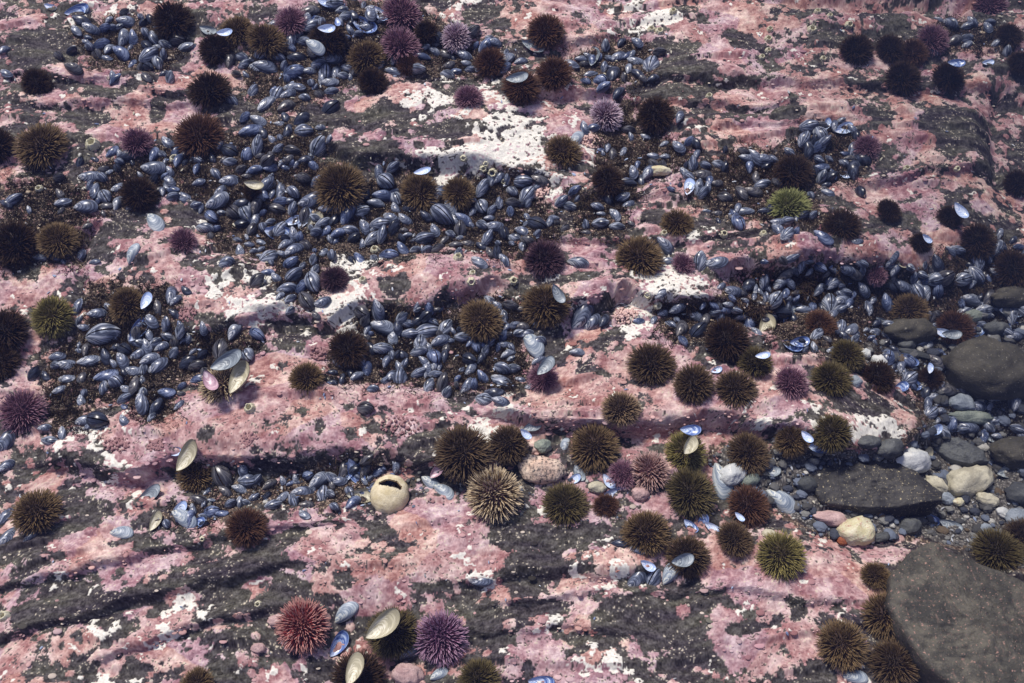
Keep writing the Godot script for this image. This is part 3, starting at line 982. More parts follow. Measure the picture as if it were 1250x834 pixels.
# empty valves: x, y, length px, angle, look
var SHELLS := [
	[95, 14, 28, 20, "blue"], [275, 42, 18, 10, "white"], [255, 38, 22, -20, "grey"], [62, 9, 15, -20, "white"], [383, 28, 17, 75, "blue"], [398, 37, 20, 8, "white"], [415, 30, 14, -70, "blue"],
	[445, 31, 34, -30, "blue"], [465, 18, 22, -50, "white"], [400, 5, 26, -20, "blue"], [385, 60, 28, -40, "out"], [517, 213, 20, 15, "white"], [704, 171, 24, 55, "out"], [632, 98, 26, 10, "grey"],
	[650, 58, 28, -20, "grey"], [724, 71, 26, 80, "grey"], [1008, 152, 16, 65, "white"], [1028, 158, 26, 25, "white"], [1017, 213, 14, -70, "white"], [1031, 213, 15, -20, "white"], [1165, 80, 20, 0, "blue"],
	[1205, 77, 15, 10, "white"], [188, 273, 34, -50, "out"], [163, 310, 26, 70, "out"], [179, 370, 22, 75, "white"], [169, 404, 32, 65, "blue"], [371, 268, 28, 75, "white"], [383, 274, 30, 65, "yellow"],
	[341, 285, 34, -10, "blue"], [357, 271, 22, 30, "white"], [840, 230, 24, 75, "white"], [680, 360, 24, -60, "grey"], [935, 402, 34, 70, "yellow"], [1171, 259, 22, -55, "white"], [1235, 380, 28, 0, "white"],
	[1102, 322, 14, 0, "yellow"], [1129, 292, 14, -40, "white"], [975, 418, 24, 10, "blue"], [960, 392, 20, 70, "blue"], [966, 380, 28, -40, "out"], [260, 467, 28, -50, "violet"], [281, 443, 40, 28, "grey"],
	[294, 465, 42, 75, "yellow"], [233, 556, 40, 60, "yellow"], [214, 550, 20, 0, "white"], [182, 607, 34, 42, "grey"], [219, 624, 26, 50, "white"], [440, 605, 32, 0, "yellow"], [421, 578, 28, 60, "white"],
	[436, 574, 32, -60, "blue"], [526, 592, 28, -40, "out"], [541, 601, 30, -30, "out"], [533, 574, 22, 50, "violet"], [666, 450, 28, 50, "grey"], [649, 421, 38, -55, "out"], [838, 547, 28, 50, "yellow"],
	[842, 526, 24, 0, "blue"], [879, 588, 44, -80, "out"], [931, 437, 17, 10, "white"], [874, 452, 14, 20, "white"], [751, 602, 28, 8, "blue"], [743, 588, 20, -50, "white"], [967, 422, 24, -20, "blue"],
	[978, 415, 18, 0, "blue"], [1112, 468, 24, -30, "blue"], [1098, 473, 22, 20, "blue"], [1139, 524, 22, 20, "white"], [985, 533, 17, -45, "white"], [1000, 545, 26, 0, "blue"], [953, 613, 40, -40, "out"],
	[940, 575, 24, 0, "grey"], [224, 634, 34, -30, "out"], [148, 652, 30, 0, "out"], [190, 636, 24, 70, "yellow"], [423, 749, 34, 40, "out"], [412, 785, 32, 60, "blue"], [469, 762, 46, 40, "yellow"],
	[434, 820, 38, 75, "yellow"], [537, 824, 24, 20, "out"], [856, 638, 22, 60, "blue"], [843, 642, 20, -40, "blue"], [868, 645, 22, -30, "white"], [820, 700, 32, 50, "out"], [830, 684, 28, 10, "grey"],
	[661, 832, 30, 0, "blue"], [984, 626, 18, 0, "blue"], [1134, 634, 24, -20, "blue"], [1043, 828, 30, 0, "out"], [900, 632, 14, -40, "white"], [790, 690, 20, -30, "white"], [1099, 624, 24, 50, "blue"],
	[1130, 555, 20, 60, "yellow"], [1165, 520, 22, 30, "white"], [1215, 535, 20, 0, "grey"], [1100, 396, 20, -50, "white"], [1150, 408, 20, -20, "white"], [1190, 405, 24, 25, "blue"], [1235, 400, 22, 10, "blue"],
	[1110, 440, 22, -30, "blue"], [1132, 452, 14, 70, "white"], [1162, 458, 22, -20, "grey"], [1230, 575, 30, 15, "grey"], [1160, 642, 26, -20, "grey"], [1078, 395, 20, -40, "grey"], [1160, 410, 22, 0, "grey"],
	[700, 585, 18, 30, "white"], [708, 578, 22, -60, "grey"], [650, 520, 22, 20, "grey"], [640, 530, 16, -40, "white"], [690, 545, 20, 70, "out"], [240, 640, 22, 30, "blue"], [255, 632, 20, -20, "white"], [310, 228, 22, -8, "yellow"],
]

func build_shells() -> void:
	var looks := {"blue": ["nacre_blue", "mats"], "white": ["nacre", "outpale"], "grey": ["grey", "outdark"], "yellow": ["yellow", "yellow"], "violet": ["violet", "outpale"], "out": ["grey", "outpale"]}
	var words := {"blue": "empty blue-lined mussel valve", "white": "empty white pearly mussel valve", "grey": "empty dull grey mussel valve",
		"yellow": "yellow-stained empty mussel valve", "violet": "pink-crusted empty mussel valve", "out": "pale worn mussel valve, outside up,"}
	for q in SHELLS:
		var p := hit(q[0], q[1])
		var up := 0.0
		for u in taken:
			if Vector2(q[0], q[1]).distance_to(Vector2(u[0], u[1])) < u[2] * 0.95:
				# carried on an urchin: rest on its spines
				var c: Vector3 = u[3]
				var rr: float = u[4]
				var d := ray(q[0], q[1])
				var oc := cam_o - c
				var bq := oc.dot(d)
				var disc := bq * bq - oc.dot(oc) + rr * rr
				if disc > 0.0:
					p = cam_o + d * (-bq - sqrt(disc))
				up = 0.004
		if q[4] != "out":
			up += metres(p, q[2]) * 0.17
		var n := (normal_at(p, 0.01) * 0.6 - cam_f * 0.5 + Vector3(rng.randf_range(-0.3, 0.3), 0.3, rng.randf_range(-0.2, 0.3))).normalized()
		var L := metres(p, q[2]) * 1.1
		var a := tangent(n, q[3])
		var kind: String = q[4]
		var zdir := n if kind == "out" else -n
		var y := zdir.cross(a)
		var o := put("mussel_shell", Transform3D(Basis(a * L, y * L, zdir * L), p + n * up), words[kind] + shell_place(q[0], q[1]), "shell", "empty mussel shells")
		var outer: Material = MUS.mats[4] if looks[kind][1] == "mats" else MUS[looks[kind][1]]
		part("outer_face", MUS.half[0] if kind != "out" else MUS.half[1], outer, o)
		part("inner_face", MUS.inn, MUS[looks[kind][0]], o)

func shell_place(x: float, y: float) -> String:
	for u in taken:
		if u[2] > 12.0 and Vector2(x, y).distance_to(Vector2(u[0], u[1])) < u[2] * 0.8:
			return ", carried on a spiny urchin"
	if Geometry2D.is_point_in_polygon(Vector2(x, y), packed(GULLY)):
		return ", among the stones of the gully"
	var b := bed_of(Vector2(x, y))
	if b == "":
		return ", lying on open rock"
	return " " + BED_TEXT[b]

# ---------------------------------------------------------------- sea urchins
# x, y, width px, look, where
var URCHINS := [
	[46, 100, 38, "dark", "on the banded pink rock"], [55, 175, 64, "brown", "on the banded pink rock"], [0, 175, 44, "dark", "on the banded pink rock"], [168, 172, 44, "purple", "beside the lone white barnacle"],
	[258, 108, 52, "dark", "on the rim beside the grey slab"], [247, 163, 60, "rust", "on the rim beside the grey slab"], [212, 22, 48, "dark", "above the small mussel bed"], [292, 36, 44, "brown", "above the small mussel bed"],
	[265, 58, 40, "dark", "carrying a white shell"], [325, 48, 46, "brown", "in the topmost mussel bed"], [357, 24, 42, "purple", "in the topmost mussel bed"], [402, 47, 50, "dark", "in the topmost mussel bed"],
	[488, 53, 48, "purple", "in the topmost mussel bed"], [448, 68, 46, "brown", "in the topmost mussel bed"], [490, 14, 52, "purple", "on the topmost pink shelf"], [558, 42, 38, "pale_purple", "wearing a pair of mussel valves"],
	[499, 77, 30, "rust", "in the topmost mussel bed"], [455, 98, 36, "dark", "at the upper edge of the grey slab"], [600, 75, 42, "rust", "at the upper edge of the grey slab"], [572, 117, 34, "purple", "alone on the white-patched slab"],
	[520, 38, 32, "dark", "on the topmost pink shelf"], [637, 102, 46, "rust", "hidden beneath grey valves"], [667, 35, 46, "rust", "alone on the topmost pink shelf"], [677, 88, 48, "rust", "hidden beneath grey valves"],
	[738, 138, 44, "pale_purple", "at the mouth of the shaded cleft"], [800, 137, 50, "dark", "in the shaded cleft"], [686, 183, 44, "brown", "carrying a pale valve beside the white crust"], [741, 218, 42, "dark", "in the shaded cleft"],
	[1043, 59, 42, "dark", "in the dim cluster under the topmost rim"], [1085, 58, 38, "dark", "in the dim cluster under the topmost rim"], [1136, 46, 40, "purple", "in the dim cluster under the topmost rim"], [1099, 93, 46, "dark", "in the dim cluster under the topmost rim"],
	[1154, 93, 42, "dark", "in the dim cluster under the topmost rim"], [1113, 62, 36, "rust", "in the dim cluster under the topmost rim"], [1230, 42, 32, "dark", "beside the corner crack"], [1245, 75, 34, "dark", "beside the corner crack"],
	[1057, 177, 34, "purple", "beside white open shells"], [968, 208, 50, "dark", "in the bed around the pale green urchin"], [1207, 4, 44, "purple", "behind the topmost rim"], [22, 292, 62, "dark", "in silt beside the cracked block"],
	[72, 290, 46, "brown", "in silt beside the cracked block"], [170, 233, 46, "dark", "at the end of the largest mussel bed"], [224, 292, 36, "purple", "on the block below the largest mussel bed"], [68, 381, 54, "olive", "left of the cracked block"],
	[158, 368, 46, "brown", "on the block among empty shells"], [8, 400, 62, "dark", "beside the yellow-green urchin"], [309, 233, 24, "dark", "inside the largest mussel bed"], [417, 224, 62, "brown", "beside the largest mussel bed"],
	[513, 231, 50, "brown", "carrying a pale valve above the largest bed"], [561, 232, 42, "brown", "above the largest mussel bed"], [587, 387, 54, "brown", "on pink rock above the middle bed"], [409, 338, 36, "purple_dark", "on the whitish rock below the largest bed"],
	[425, 422, 52, "dark", "in the middle mussel bed"], [664, 313, 54, "purple_dark", "at the end of the largest mussel bed"], [780, 311, 56, "brown", "on the pink step"], [667, 366, 58, "brown", "carrying a broken valve at the overhang"],
	[826, 270, 38, "brown", "on the pink step"], [833, 320, 30, "purple", "between blue mussels on the step"], [886, 410, 54, "dark", "beneath the overhanging ledge"], [961, 249, 52, "green", "in the bed above the long pink ledge"],
	[1027, 273, 44, "dark", "above the long pink ledge"], [1083, 255, 32, "dark", "above the long pink ledge"], [1190, 290, 46, "dark", "at the far end of the dark gully"], [1068, 332, 30, "purple", "in the dark gully"],
	[1108, 375, 46, "brown", "in the dark gully"], [1163, 397, 48, "rust", "in the dark gully"], [1122, 294, 28, "dark", "at the far end of the dark gully"], [1158, 262, 30, "dark", "beneath a white open shell"],
	[1235, 325, 50, "dark", "at the far end of the dark gully"], [1240, 222, 38, "dark", "beside the corner crack"], [1000, 394, 40, "rust", "in the dark gully"], [30, 496, 54, "purple", "beside the left lower bed"],
	[3, 438, 44, "dark", "beside the left lower bed"], [275, 465, 56, "tan", "wearing two open mussel shells"], [239, 575, 46, "brown", "below a yellow-stained valve"], [49, 620, 62, "brown", "on the pink rock by the silty shelf"],
	[375, 459, 44, "brown", "on smooth pink rock below the middle bed"], [566, 544, 68, "brown_dark", "above the pale-spined urchin"], [620, 536, 52, "brown_dark", "above the pale-spined urchin"], [604, 595, 70, "tan", "beside the dead cream urchin shell"],
	[795, 440, 56, "brown_dark", "on the upper rim of the broad pink ledge"], [846, 465, 52, "brown_dark", "on the upper rim of the broad pink ledge"], [897, 471, 50, "brown_dark", "on the upper rim of the broad pink ledge"], [757, 495, 46, "tan_dark", "in the middle of the broad pink ledge"],
	[727, 540, 58, "brown", "at the foot of the broad pink ledge"], [793, 570, 48, "pink_tan", "at the foot of the broad pink ledge"], [760, 575, 38, "purple", "at the foot of the broad pink ledge"], [835, 547, 54, "olive", "carrying a yellowish valve"],
	[839, 595, 64, "olive_dark", "below the urchin that carries a yellowish valve"], [911, 548, 52, "brown_dark", "above the white stone"], [910, 612, 56, "rust", "below the white stone"], [688, 611, 58, "olive_dark", "beside the speckled pink stone"],
	[664, 458, 42, "purple", "carrying a green-grey valve"], [739, 614, 32, "rust", "beside the cream pebble"], [920, 440, 42, "olive_dark", "above the broad pink ledge's far end"], [963, 463, 46, "purple", "at the far end of the broad pink ledge"],
	[1012, 460, 48, "olive_dark", "at the far end of the broad pink ledge"], [1070, 456, 44, "dark", "beside the white angular stone"], [1032, 430, 42, "olive_dark", "above the white angular stone"], [965, 531, 44, "brown", "behind the dark flat stone"],
	[1015, 522, 48, "olive_dark", "behind the dark flat stone"], [1135, 460, 30, "dark", "beside the rounded boulder"], [302, 638, 50, "rust", "at the end of the silty shelf"], [243, 830, 44, "brown", "on the lowest pink rock"],
	[371, 754, 68, "red", "on the lowest pink rock"], [483, 762, 64, "olive_dark", "carrying a broken yellow valve"], [540, 769, 62, "violet", "on the lowest bare rock"], [439, 820, 66, "dark", "carrying an upright yellow valve"],
	[583, 824, 52, "olive_dark", "below the bright violet urchin"], [788, 645, 62, "brown", "in the cluster above three grey mussels"], [838, 672, 56, "brown_dark", "in the cluster above three grey mussels"], [894, 654, 48, "brown_dark", "in the cluster above three grey mussels"],
	[952, 671, 60, "olive", "on the pink ridge beside the yellow stone"], [1067, 699, 36, "brown", "in the cluster beside the big grey boulder"], [1080, 743, 60, "brown", "in the cluster beside the big grey boulder"], [1025, 780, 62, "brown", "in the cluster beside the big grey boulder"],
	[1091, 803, 60, "brown_dark", "in the cluster beside the big grey boulder"], [1217, 668, 58, "olive_dark", "behind the big grey boulder"], [1247, 650, 46, "brown_dark", "behind the big grey boulder"],
]
# spine colours (linear) base, tip, share of pale tip, test colour, words
var LOOKS := {
	"dark": [[0.030, 0.018, 0.012], [0.055, 0.032, 0.018], [0.020, 0.012, 0.010], "black-brown sea urchin"],
	"brown": [[0.072, 0.045, 0.022], [0.185, 0.125, 0.062], [0.030, 0.016, 0.012], "golden-brown sea urchin"],
	"brown_dark": [[0.056, 0.035, 0.020], [0.130, 0.088, 0.048], [0.022, 0.013, 0.010], "dark brown sea urchin"],
	"rust": [[0.066, 0.030, 0.018], [0.125, 0.064, 0.038], [0.030, 0.014, 0.012], "rusty brown sea urchin"],
	"olive": [[0.120, 0.100, 0.030], [0.260, 0.220, 0.080], [0.045, 0.030, 0.015], "yellow-olive sea urchin"],
	"olive_dark": [[0.056, 0.043, 0.018], [0.130, 0.102, 0.044], [0.025, 0.017, 0.010], "olive-brown sea urchin"],
	"green": [[0.150, 0.160, 0.055], [0.300, 0.310, 0.120], [0.060, 0.055, 0.025], "pale green sea urchin"],
	"tan": [[0.200, 0.140, 0.080], [0.500, 0.400, 0.260], [0.035, 0.015, 0.020], "pale tan spiny sea urchin"],
	"tan_dark": [[0.085, 0.055, 0.035], [0.300, 0.210, 0.125], [0.028, 0.016, 0.014], "pale-tipped brown sea urchin"],
	"pink_tan": [[0.230, 0.120, 0.100], [0.480, 0.320, 0.280], [0.060, 0.022, 0.030], "rose sea urchin"],
	"purple": [[0.130, 0.055, 0.085], [0.300, 0.170, 0.210], [0.045, 0.015, 0.030], "reddish purple sea urchin"],
	"purple_dark": [[0.045, 0.020, 0.032], [0.100, 0.055, 0.070], [0.020, 0.010, 0.014], "dark purple sea urchin"],
	"pale_purple": [[0.240, 0.150, 0.200], [0.580, 0.460, 0.520], [0.055, 0.025, 0.045], "whitish-purple sea urchin"],
	"violet": [[0.110, 0.045, 0.090], [0.330, 0.200, 0.280], [0.040, 0.012, 0.040], "bright violet sea urchin"],
	"red": [[0.230, 0.050, 0.050], [0.460, 0.230, 0.200], [0.090, 0.020, 0.020], "wine red sea urchin"],
}
var URCH := {}

func spines_mesh(look: String, sd: int, count: int) -> ArrayMesh:
	var rg := RandomNumberGenerator.new()
	rg.seed = sd
	var L: Array = LOOKS[look]
	var cb := Color(L[0][0], L[0][1], L[0][2])
	var ct := Color(L[1][0], L[1][1], L[1][2])
	var vs := PackedVector3Array()
	var ns := PackedVector3Array()
	var cs := PackedColorArray()
	var ix := PackedInt32Array()
	var wide := 1.35 if look in ["tan", "pink_tan", "violet", "pale_purple", "red"] else 1.0
	var fld := FastNoiseLite.new()
	fld.seed = sd
	fld.frequency = 1.6
	for k in count:
		var yy := 1.0 - 1.42 * (k + rg.randf()) / count
		var ph := k * 2.399963 + rg.randf_range(-0.12, 0.12)
		var rr := sqrt(maxf(0.0, 1.0 - yy * yy))
		var d := Vector3(rr * cos(ph), yy, rr * sin(ph))
		var base := Vector3(d.x * 0.60, d.y * 0.46, d.z * 0.60)
		var out := (d + Vector3(rg.randf_range(-0.20, 0.20), rg.randf_range(-0.14, 0.20), rg.randf_range(-0.20, 0.20))).normalized()
		var cl := Vector3(fld.get_noise_3dv(d * 1.0), fld.get_noise_3dv(d * 1.0 + Vector3(9, 0, 0)) * 0.6, fld.get_noise_3dv(d * 1.0 + Vector3(0, 0, 9)))
		out = (out + cl * 0.55).normalized()
		var ln := rg.randf_range(0.26, 0.44) * (0.92 if yy > 0.75 else 1.0)
		var r0 := rg.randf_range(0.0155, 0.0225) * wide
		var sx := out.cross(Vector3(0.31, 0.52, 0.79)).normalized()
		var sy := out.cross(sx)
		var bend := Vector3(rg.randf_range(-0.03, 0.03), rg.randf_range(-0.03, 0.03), rg.randf_range(-0.03, 0.03))
		var tone := rg.randf_range(0.65, 1.25)
		var c0 := Color(cb.r * tone, cb.g * tone, cb.b * tone)
		var c1 := Color(ct.r * tone, ct.g * tone, ct.b * tone)
		var b0 := vs.size()
		for s in 4:
			var f: float = [0.0, 0.52, 0.56, 0.96][s]
			var rad: float = r0 * [1.0, 0.80, 0.76, 0.38][s]
			var p := base + out * ln * f + bend * f * f
			for e in 4:
				var an := e * PI * 0.5
				var nn := sx * cos(an) + sy * sin(an)
				vs.append(p + nn * rad)
				ns.append(nn)
				cs.append(c0 if s < 2 else c1)
		vs.append(base + out * ln + bend)
		ns.append(out)
		cs.append(c1)
		for s in 3:
			for e in 4:
				var a := b0 + s * 4 + e
				var b := b0 + s * 4 + (e + 1) % 4
				ix.append_array([a, a + 4, b, b, a + 4, b + 4])
		for e in 4:
			ix.append_array([b0 + 12 + e, b0 + 16, b0 + 12 + (e + 1) % 4])
	var arr := []
	arr.resize(Mesh.ARRAY_MAX)
	arr[Mesh.ARRAY_VERTEX] = vs
	arr[Mesh.ARRAY_NORMAL] = ns
	arr[Mesh.ARRAY_COLOR] = cs
	arr[Mesh.ARRAY_INDEX] = ix
	var m := ArrayMesh.new()
	m.add_surface_from_arrays(Mesh.PRIMITIVE_TRIANGLES, arr)
	return m

func test_mesh() -> ArrayMesh:
	# the round body of the urchin: five pairs of low ribs
	var st := SurfaceTool.new()
	st.begin(Mesh.PRIMITIVE_TRIANGLES)
	var rings := 14
	var segs := 40
	var rows := []
	for a in rings + 1:
		var th := PI * a / rings
		var row := []
		for k in segs:
			var ph := TAU * k / segs
			var rr := 0.61 * sin(th) * (1.0 + 0.025 * cos(10.0 * ph))
			row.append(Vector3(rr * cos(ph), 0.47 * cos(th), rr * sin(ph)))
		rows.append(row)
	st.set_smooth_group(0)
	for a in rings:
		for k in segs:
			var k2 := (k + 1) % segs
			for v in [rows[a][k], rows[a][k2], rows[a + 1][k2], rows[a][k], rows[a + 1][k2], rows[a + 1][k]]:
				st.add_vertex(v)
	st.index()
	st.generate_normals()
	return st.commit()

func locate_urchins() -> void:
	for q in URCHINS:
		var p := hit(q[0], q[1] + q[2] * 0.16)
		var R := metres(p, q[2]) * 0.54
		var n := (normal_at(p, 0.02) + Vector3(0, 0.6, 0.3)).normalized()
		n = (n + Vector3(rng.randf_range(-0.3, 0.3), 0, rng.randf_range(-0.25, 0.3))).normalized()
		var c := p + n * R * 0.24
		taken.append([q[0], q[1], q[2] * 0.5, c, R, n])

func build_urchins() -> void:
	var tm := test_mesh()
	var sm := mat(Color.WHITE, 0.55, true)
	for look in LOOKS:
		var L: Array = LOOKS[look]
		URCH[look] = [[], mat(lin(L[2][0], L[2][1], L[2][2]), 0.75)]
		var cnt := 560 if look in ["tan", "pink_tan", "violet", "pale_purple", "red", "purple"] else 900
		for v in 3:
			URCH[look][0].append(spines_mesh(look, look.hash() % 1000 + v * 17, cnt))
	for k in URCHINS.size():
		var q: Array = URCHINS[k]
		var u: Array = taken[k]
		var n: Vector3 = u[5]
		var a := tangent(n, rng.randf_range(0, 360))
		var R: float = u[4]
		var t := Transform3D(Basis(a * R * rng.randf_range(0.92, 1.08), n * R * rng.randf_range(0.85, 1.05), a.cross(n) * R * rng.randf_range(0.92, 1.08)), u[3])
		var w: String = LOOKS[q[3]][3]
		var size := "large " if q[2] >= 60 else ("small " if q[2] <= 36 else "")
		var lab: String = size + w + " " + q[4]
		var o := put("sea_urchin", t, lab, "sea urchin", "sea urchins " + q[4])
		part("body", tm, URCH[q[3]][1], o)
		var s := part("spines", URCH[q[3]][0][rng.randi() % 3], sm, o)
		s.set_meta("kind", "stuff")

# ---------------------------------------------------------------- stones
func stone_mesh(sd: int, sx: float, sy: float, sz: float, rough: float, angular: float) -> ArrayMesh:
	# a lump: sphere pushed by noise and cut by a few flat faces
	var n := FastNoiseLite.new()
	n.seed = sd
	n.frequency = 0.9
	n.fractal_octaves = 4
	var rg := RandomNumberGenerator.new()
	rg.seed = sd
	var cuts := []
	for k in 9:
		cuts.append([Vector3(rg.randf_range(-1, 1), rg.randf_range(-0.6, 1), rg.randf_range(-1, 1)).normalized(), rg.randf_range(0.62, 0.9)])
	var st := SurfaceTool.new()
	st.begin(Mesh.PRIMITIVE_TRIANGLES)
	st.set_smooth_group(0)
	var rings := 18
	var segs := 30
	var rows := []
	for a in rings + 1:
		var th := PI * a / rings
		var row := []
		for k in segs:
			var ph := TAU * k / segs
			var d := Vector3(sin(th) * cos(ph), cos(th), sin(th) * sin(ph))
			var r := 1.0
			for c in cuts:
				var dd: float = d.dot(c[0])
				if dd > 0.05:
					r = minf(r, lerpf(1.0, c[1] / dd, angular))
			r *= 1.0 + n.get_noise_3dv(d * 1.3) * rough + n.get_noise_3dv(d * 5.0) * rough * 0.45
			row.append(Vector3(d.x * r * sx, d.y * r * sy, d.z * r * sz))
		rows.append(row)
	for a in rings:
		for k in segs:
			var k2 := (k + 1) % segs
			for v in [rows[a][k], rows[a][k2], rows[a + 1][k2], rows[a][k], rows[a + 1][k2], rows[a + 1][k]]:
				st.add_vertex(v)
	st.index()
	st.generate_normals()
	return st.commit()

func stone_mat(name_: String, base: Color, other: Color, spot: Color, spots: float, sd: int) -> StandardMaterial3D:
	var w := 256
	var im := Image.create(w, w, false, Image.FORMAT_RGB8)
	var hi := Image.create(w, w, false, Image.FORMAT_R8)
	var n := FastNoiseLite.new()
	n.seed = sd
	n.frequency = 0.011
	n.fractal_octaves = 6
	n.fractal_gain = 0.62
	var f := FastNoiseLite.new()
	f.seed = sd + 1
	f.frequency = 0.22
	for y in w:
		for x in w:
			var c := base.lerp(other, clampf(0.5 + n.get_noise_2d(x, y) * 1.6 + f.get_noise_2d(x, y) * 0.6 + n.get_noise_2d(x * 4.0, y * 4.0) * 0.7, 0.0, 1.0))
			hi.set_pixel(x, y, Color(0.5 + n.get_noise_2d(x * 2.0, y * 2.0) * 0.5 + f.get_noise_2d(x, y) * 0.3, 0, 0))
			if f.get_noise_2d(x * 0.45 + 50.0, y * 0.45) > spots:
				c = spot
			im.set_pixel(x, y, c)
	var m := StandardMaterial3D.new()
	m.albedo_texture = ImageTexture.create_from_image(im)
	m.uv1_triplanar = true
	m.uv1_world_triplanar = true
	m.uv1_scale = Vector3(8, 8, 8)
	m.heightmap_enabled = true
	m.heightmap_texture = ImageTexture.create_from_image(hi)
	m.heightmap_scale = 0.16
	m.roughness = 0.75
	m.metallic_specular = 0.35
	M[name_] = m
	return m

func prepare_stones() -> void:
	stone_mat("slate", Color8(42, 41, 42), Color8(72, 70, 67), Color8(190, 176, 140), 0.47, 5)
	stone_mat("boulder", Color8(48, 47, 43), Color8(90, 86, 76), Color8(158, 122, 110), 0.47, 8)
	stone_mat("brownstone", Color8(58, 56, 50), Color8(84, 80, 70), Color8(170, 165, 150), 0.54, 13)
	stone_mat("white", Color8(168, 172, 172), Color8(206, 206, 200), Color8(120, 116, 112), 0.55, 21)
	stone_mat("cream", Color8(158, 152, 132), Color8(198, 192, 168), Color8(120, 104, 84), 0.60, 22)
	stone_mat("yellow", Color8(182, 174, 136), Color8(212, 208, 188), Color8(160, 110, 98), 0.42, 23)
	stone_mat("pink", Color8(150, 122, 120), Color8(190, 164, 158), Color8(110, 84, 84), 0.5, 24)
	stone_mat("speckled", Color8(196, 168, 148), Color8(214, 196, 176), Color8(56, 54, 56), 0.22, 25)
	stone_mat("bluegrey", Color8(112, 120, 128), Color8(152, 160, 166), Color8(84, 92, 100), 0.5, 26)
	stone_mat("grey", Color8(66, 68, 70), Color8(98, 100, 98), Color8(160, 158, 150), 0.62, 27)
	stone_mat("darkgrey", Color8(50, 52, 54), Color8(76, 78, 78), Color8(120, 118, 110), 0.66, 28)
	stone_mat("orange", Color8(118, 66, 44), Color8(156, 94, 62), Color8(110, 60, 40), 0.5, 29)
	stone_mat("greenish", Color8(104, 112, 104), Color8(146, 152, 138), Color8(96, 104, 92), 0.5, 30)

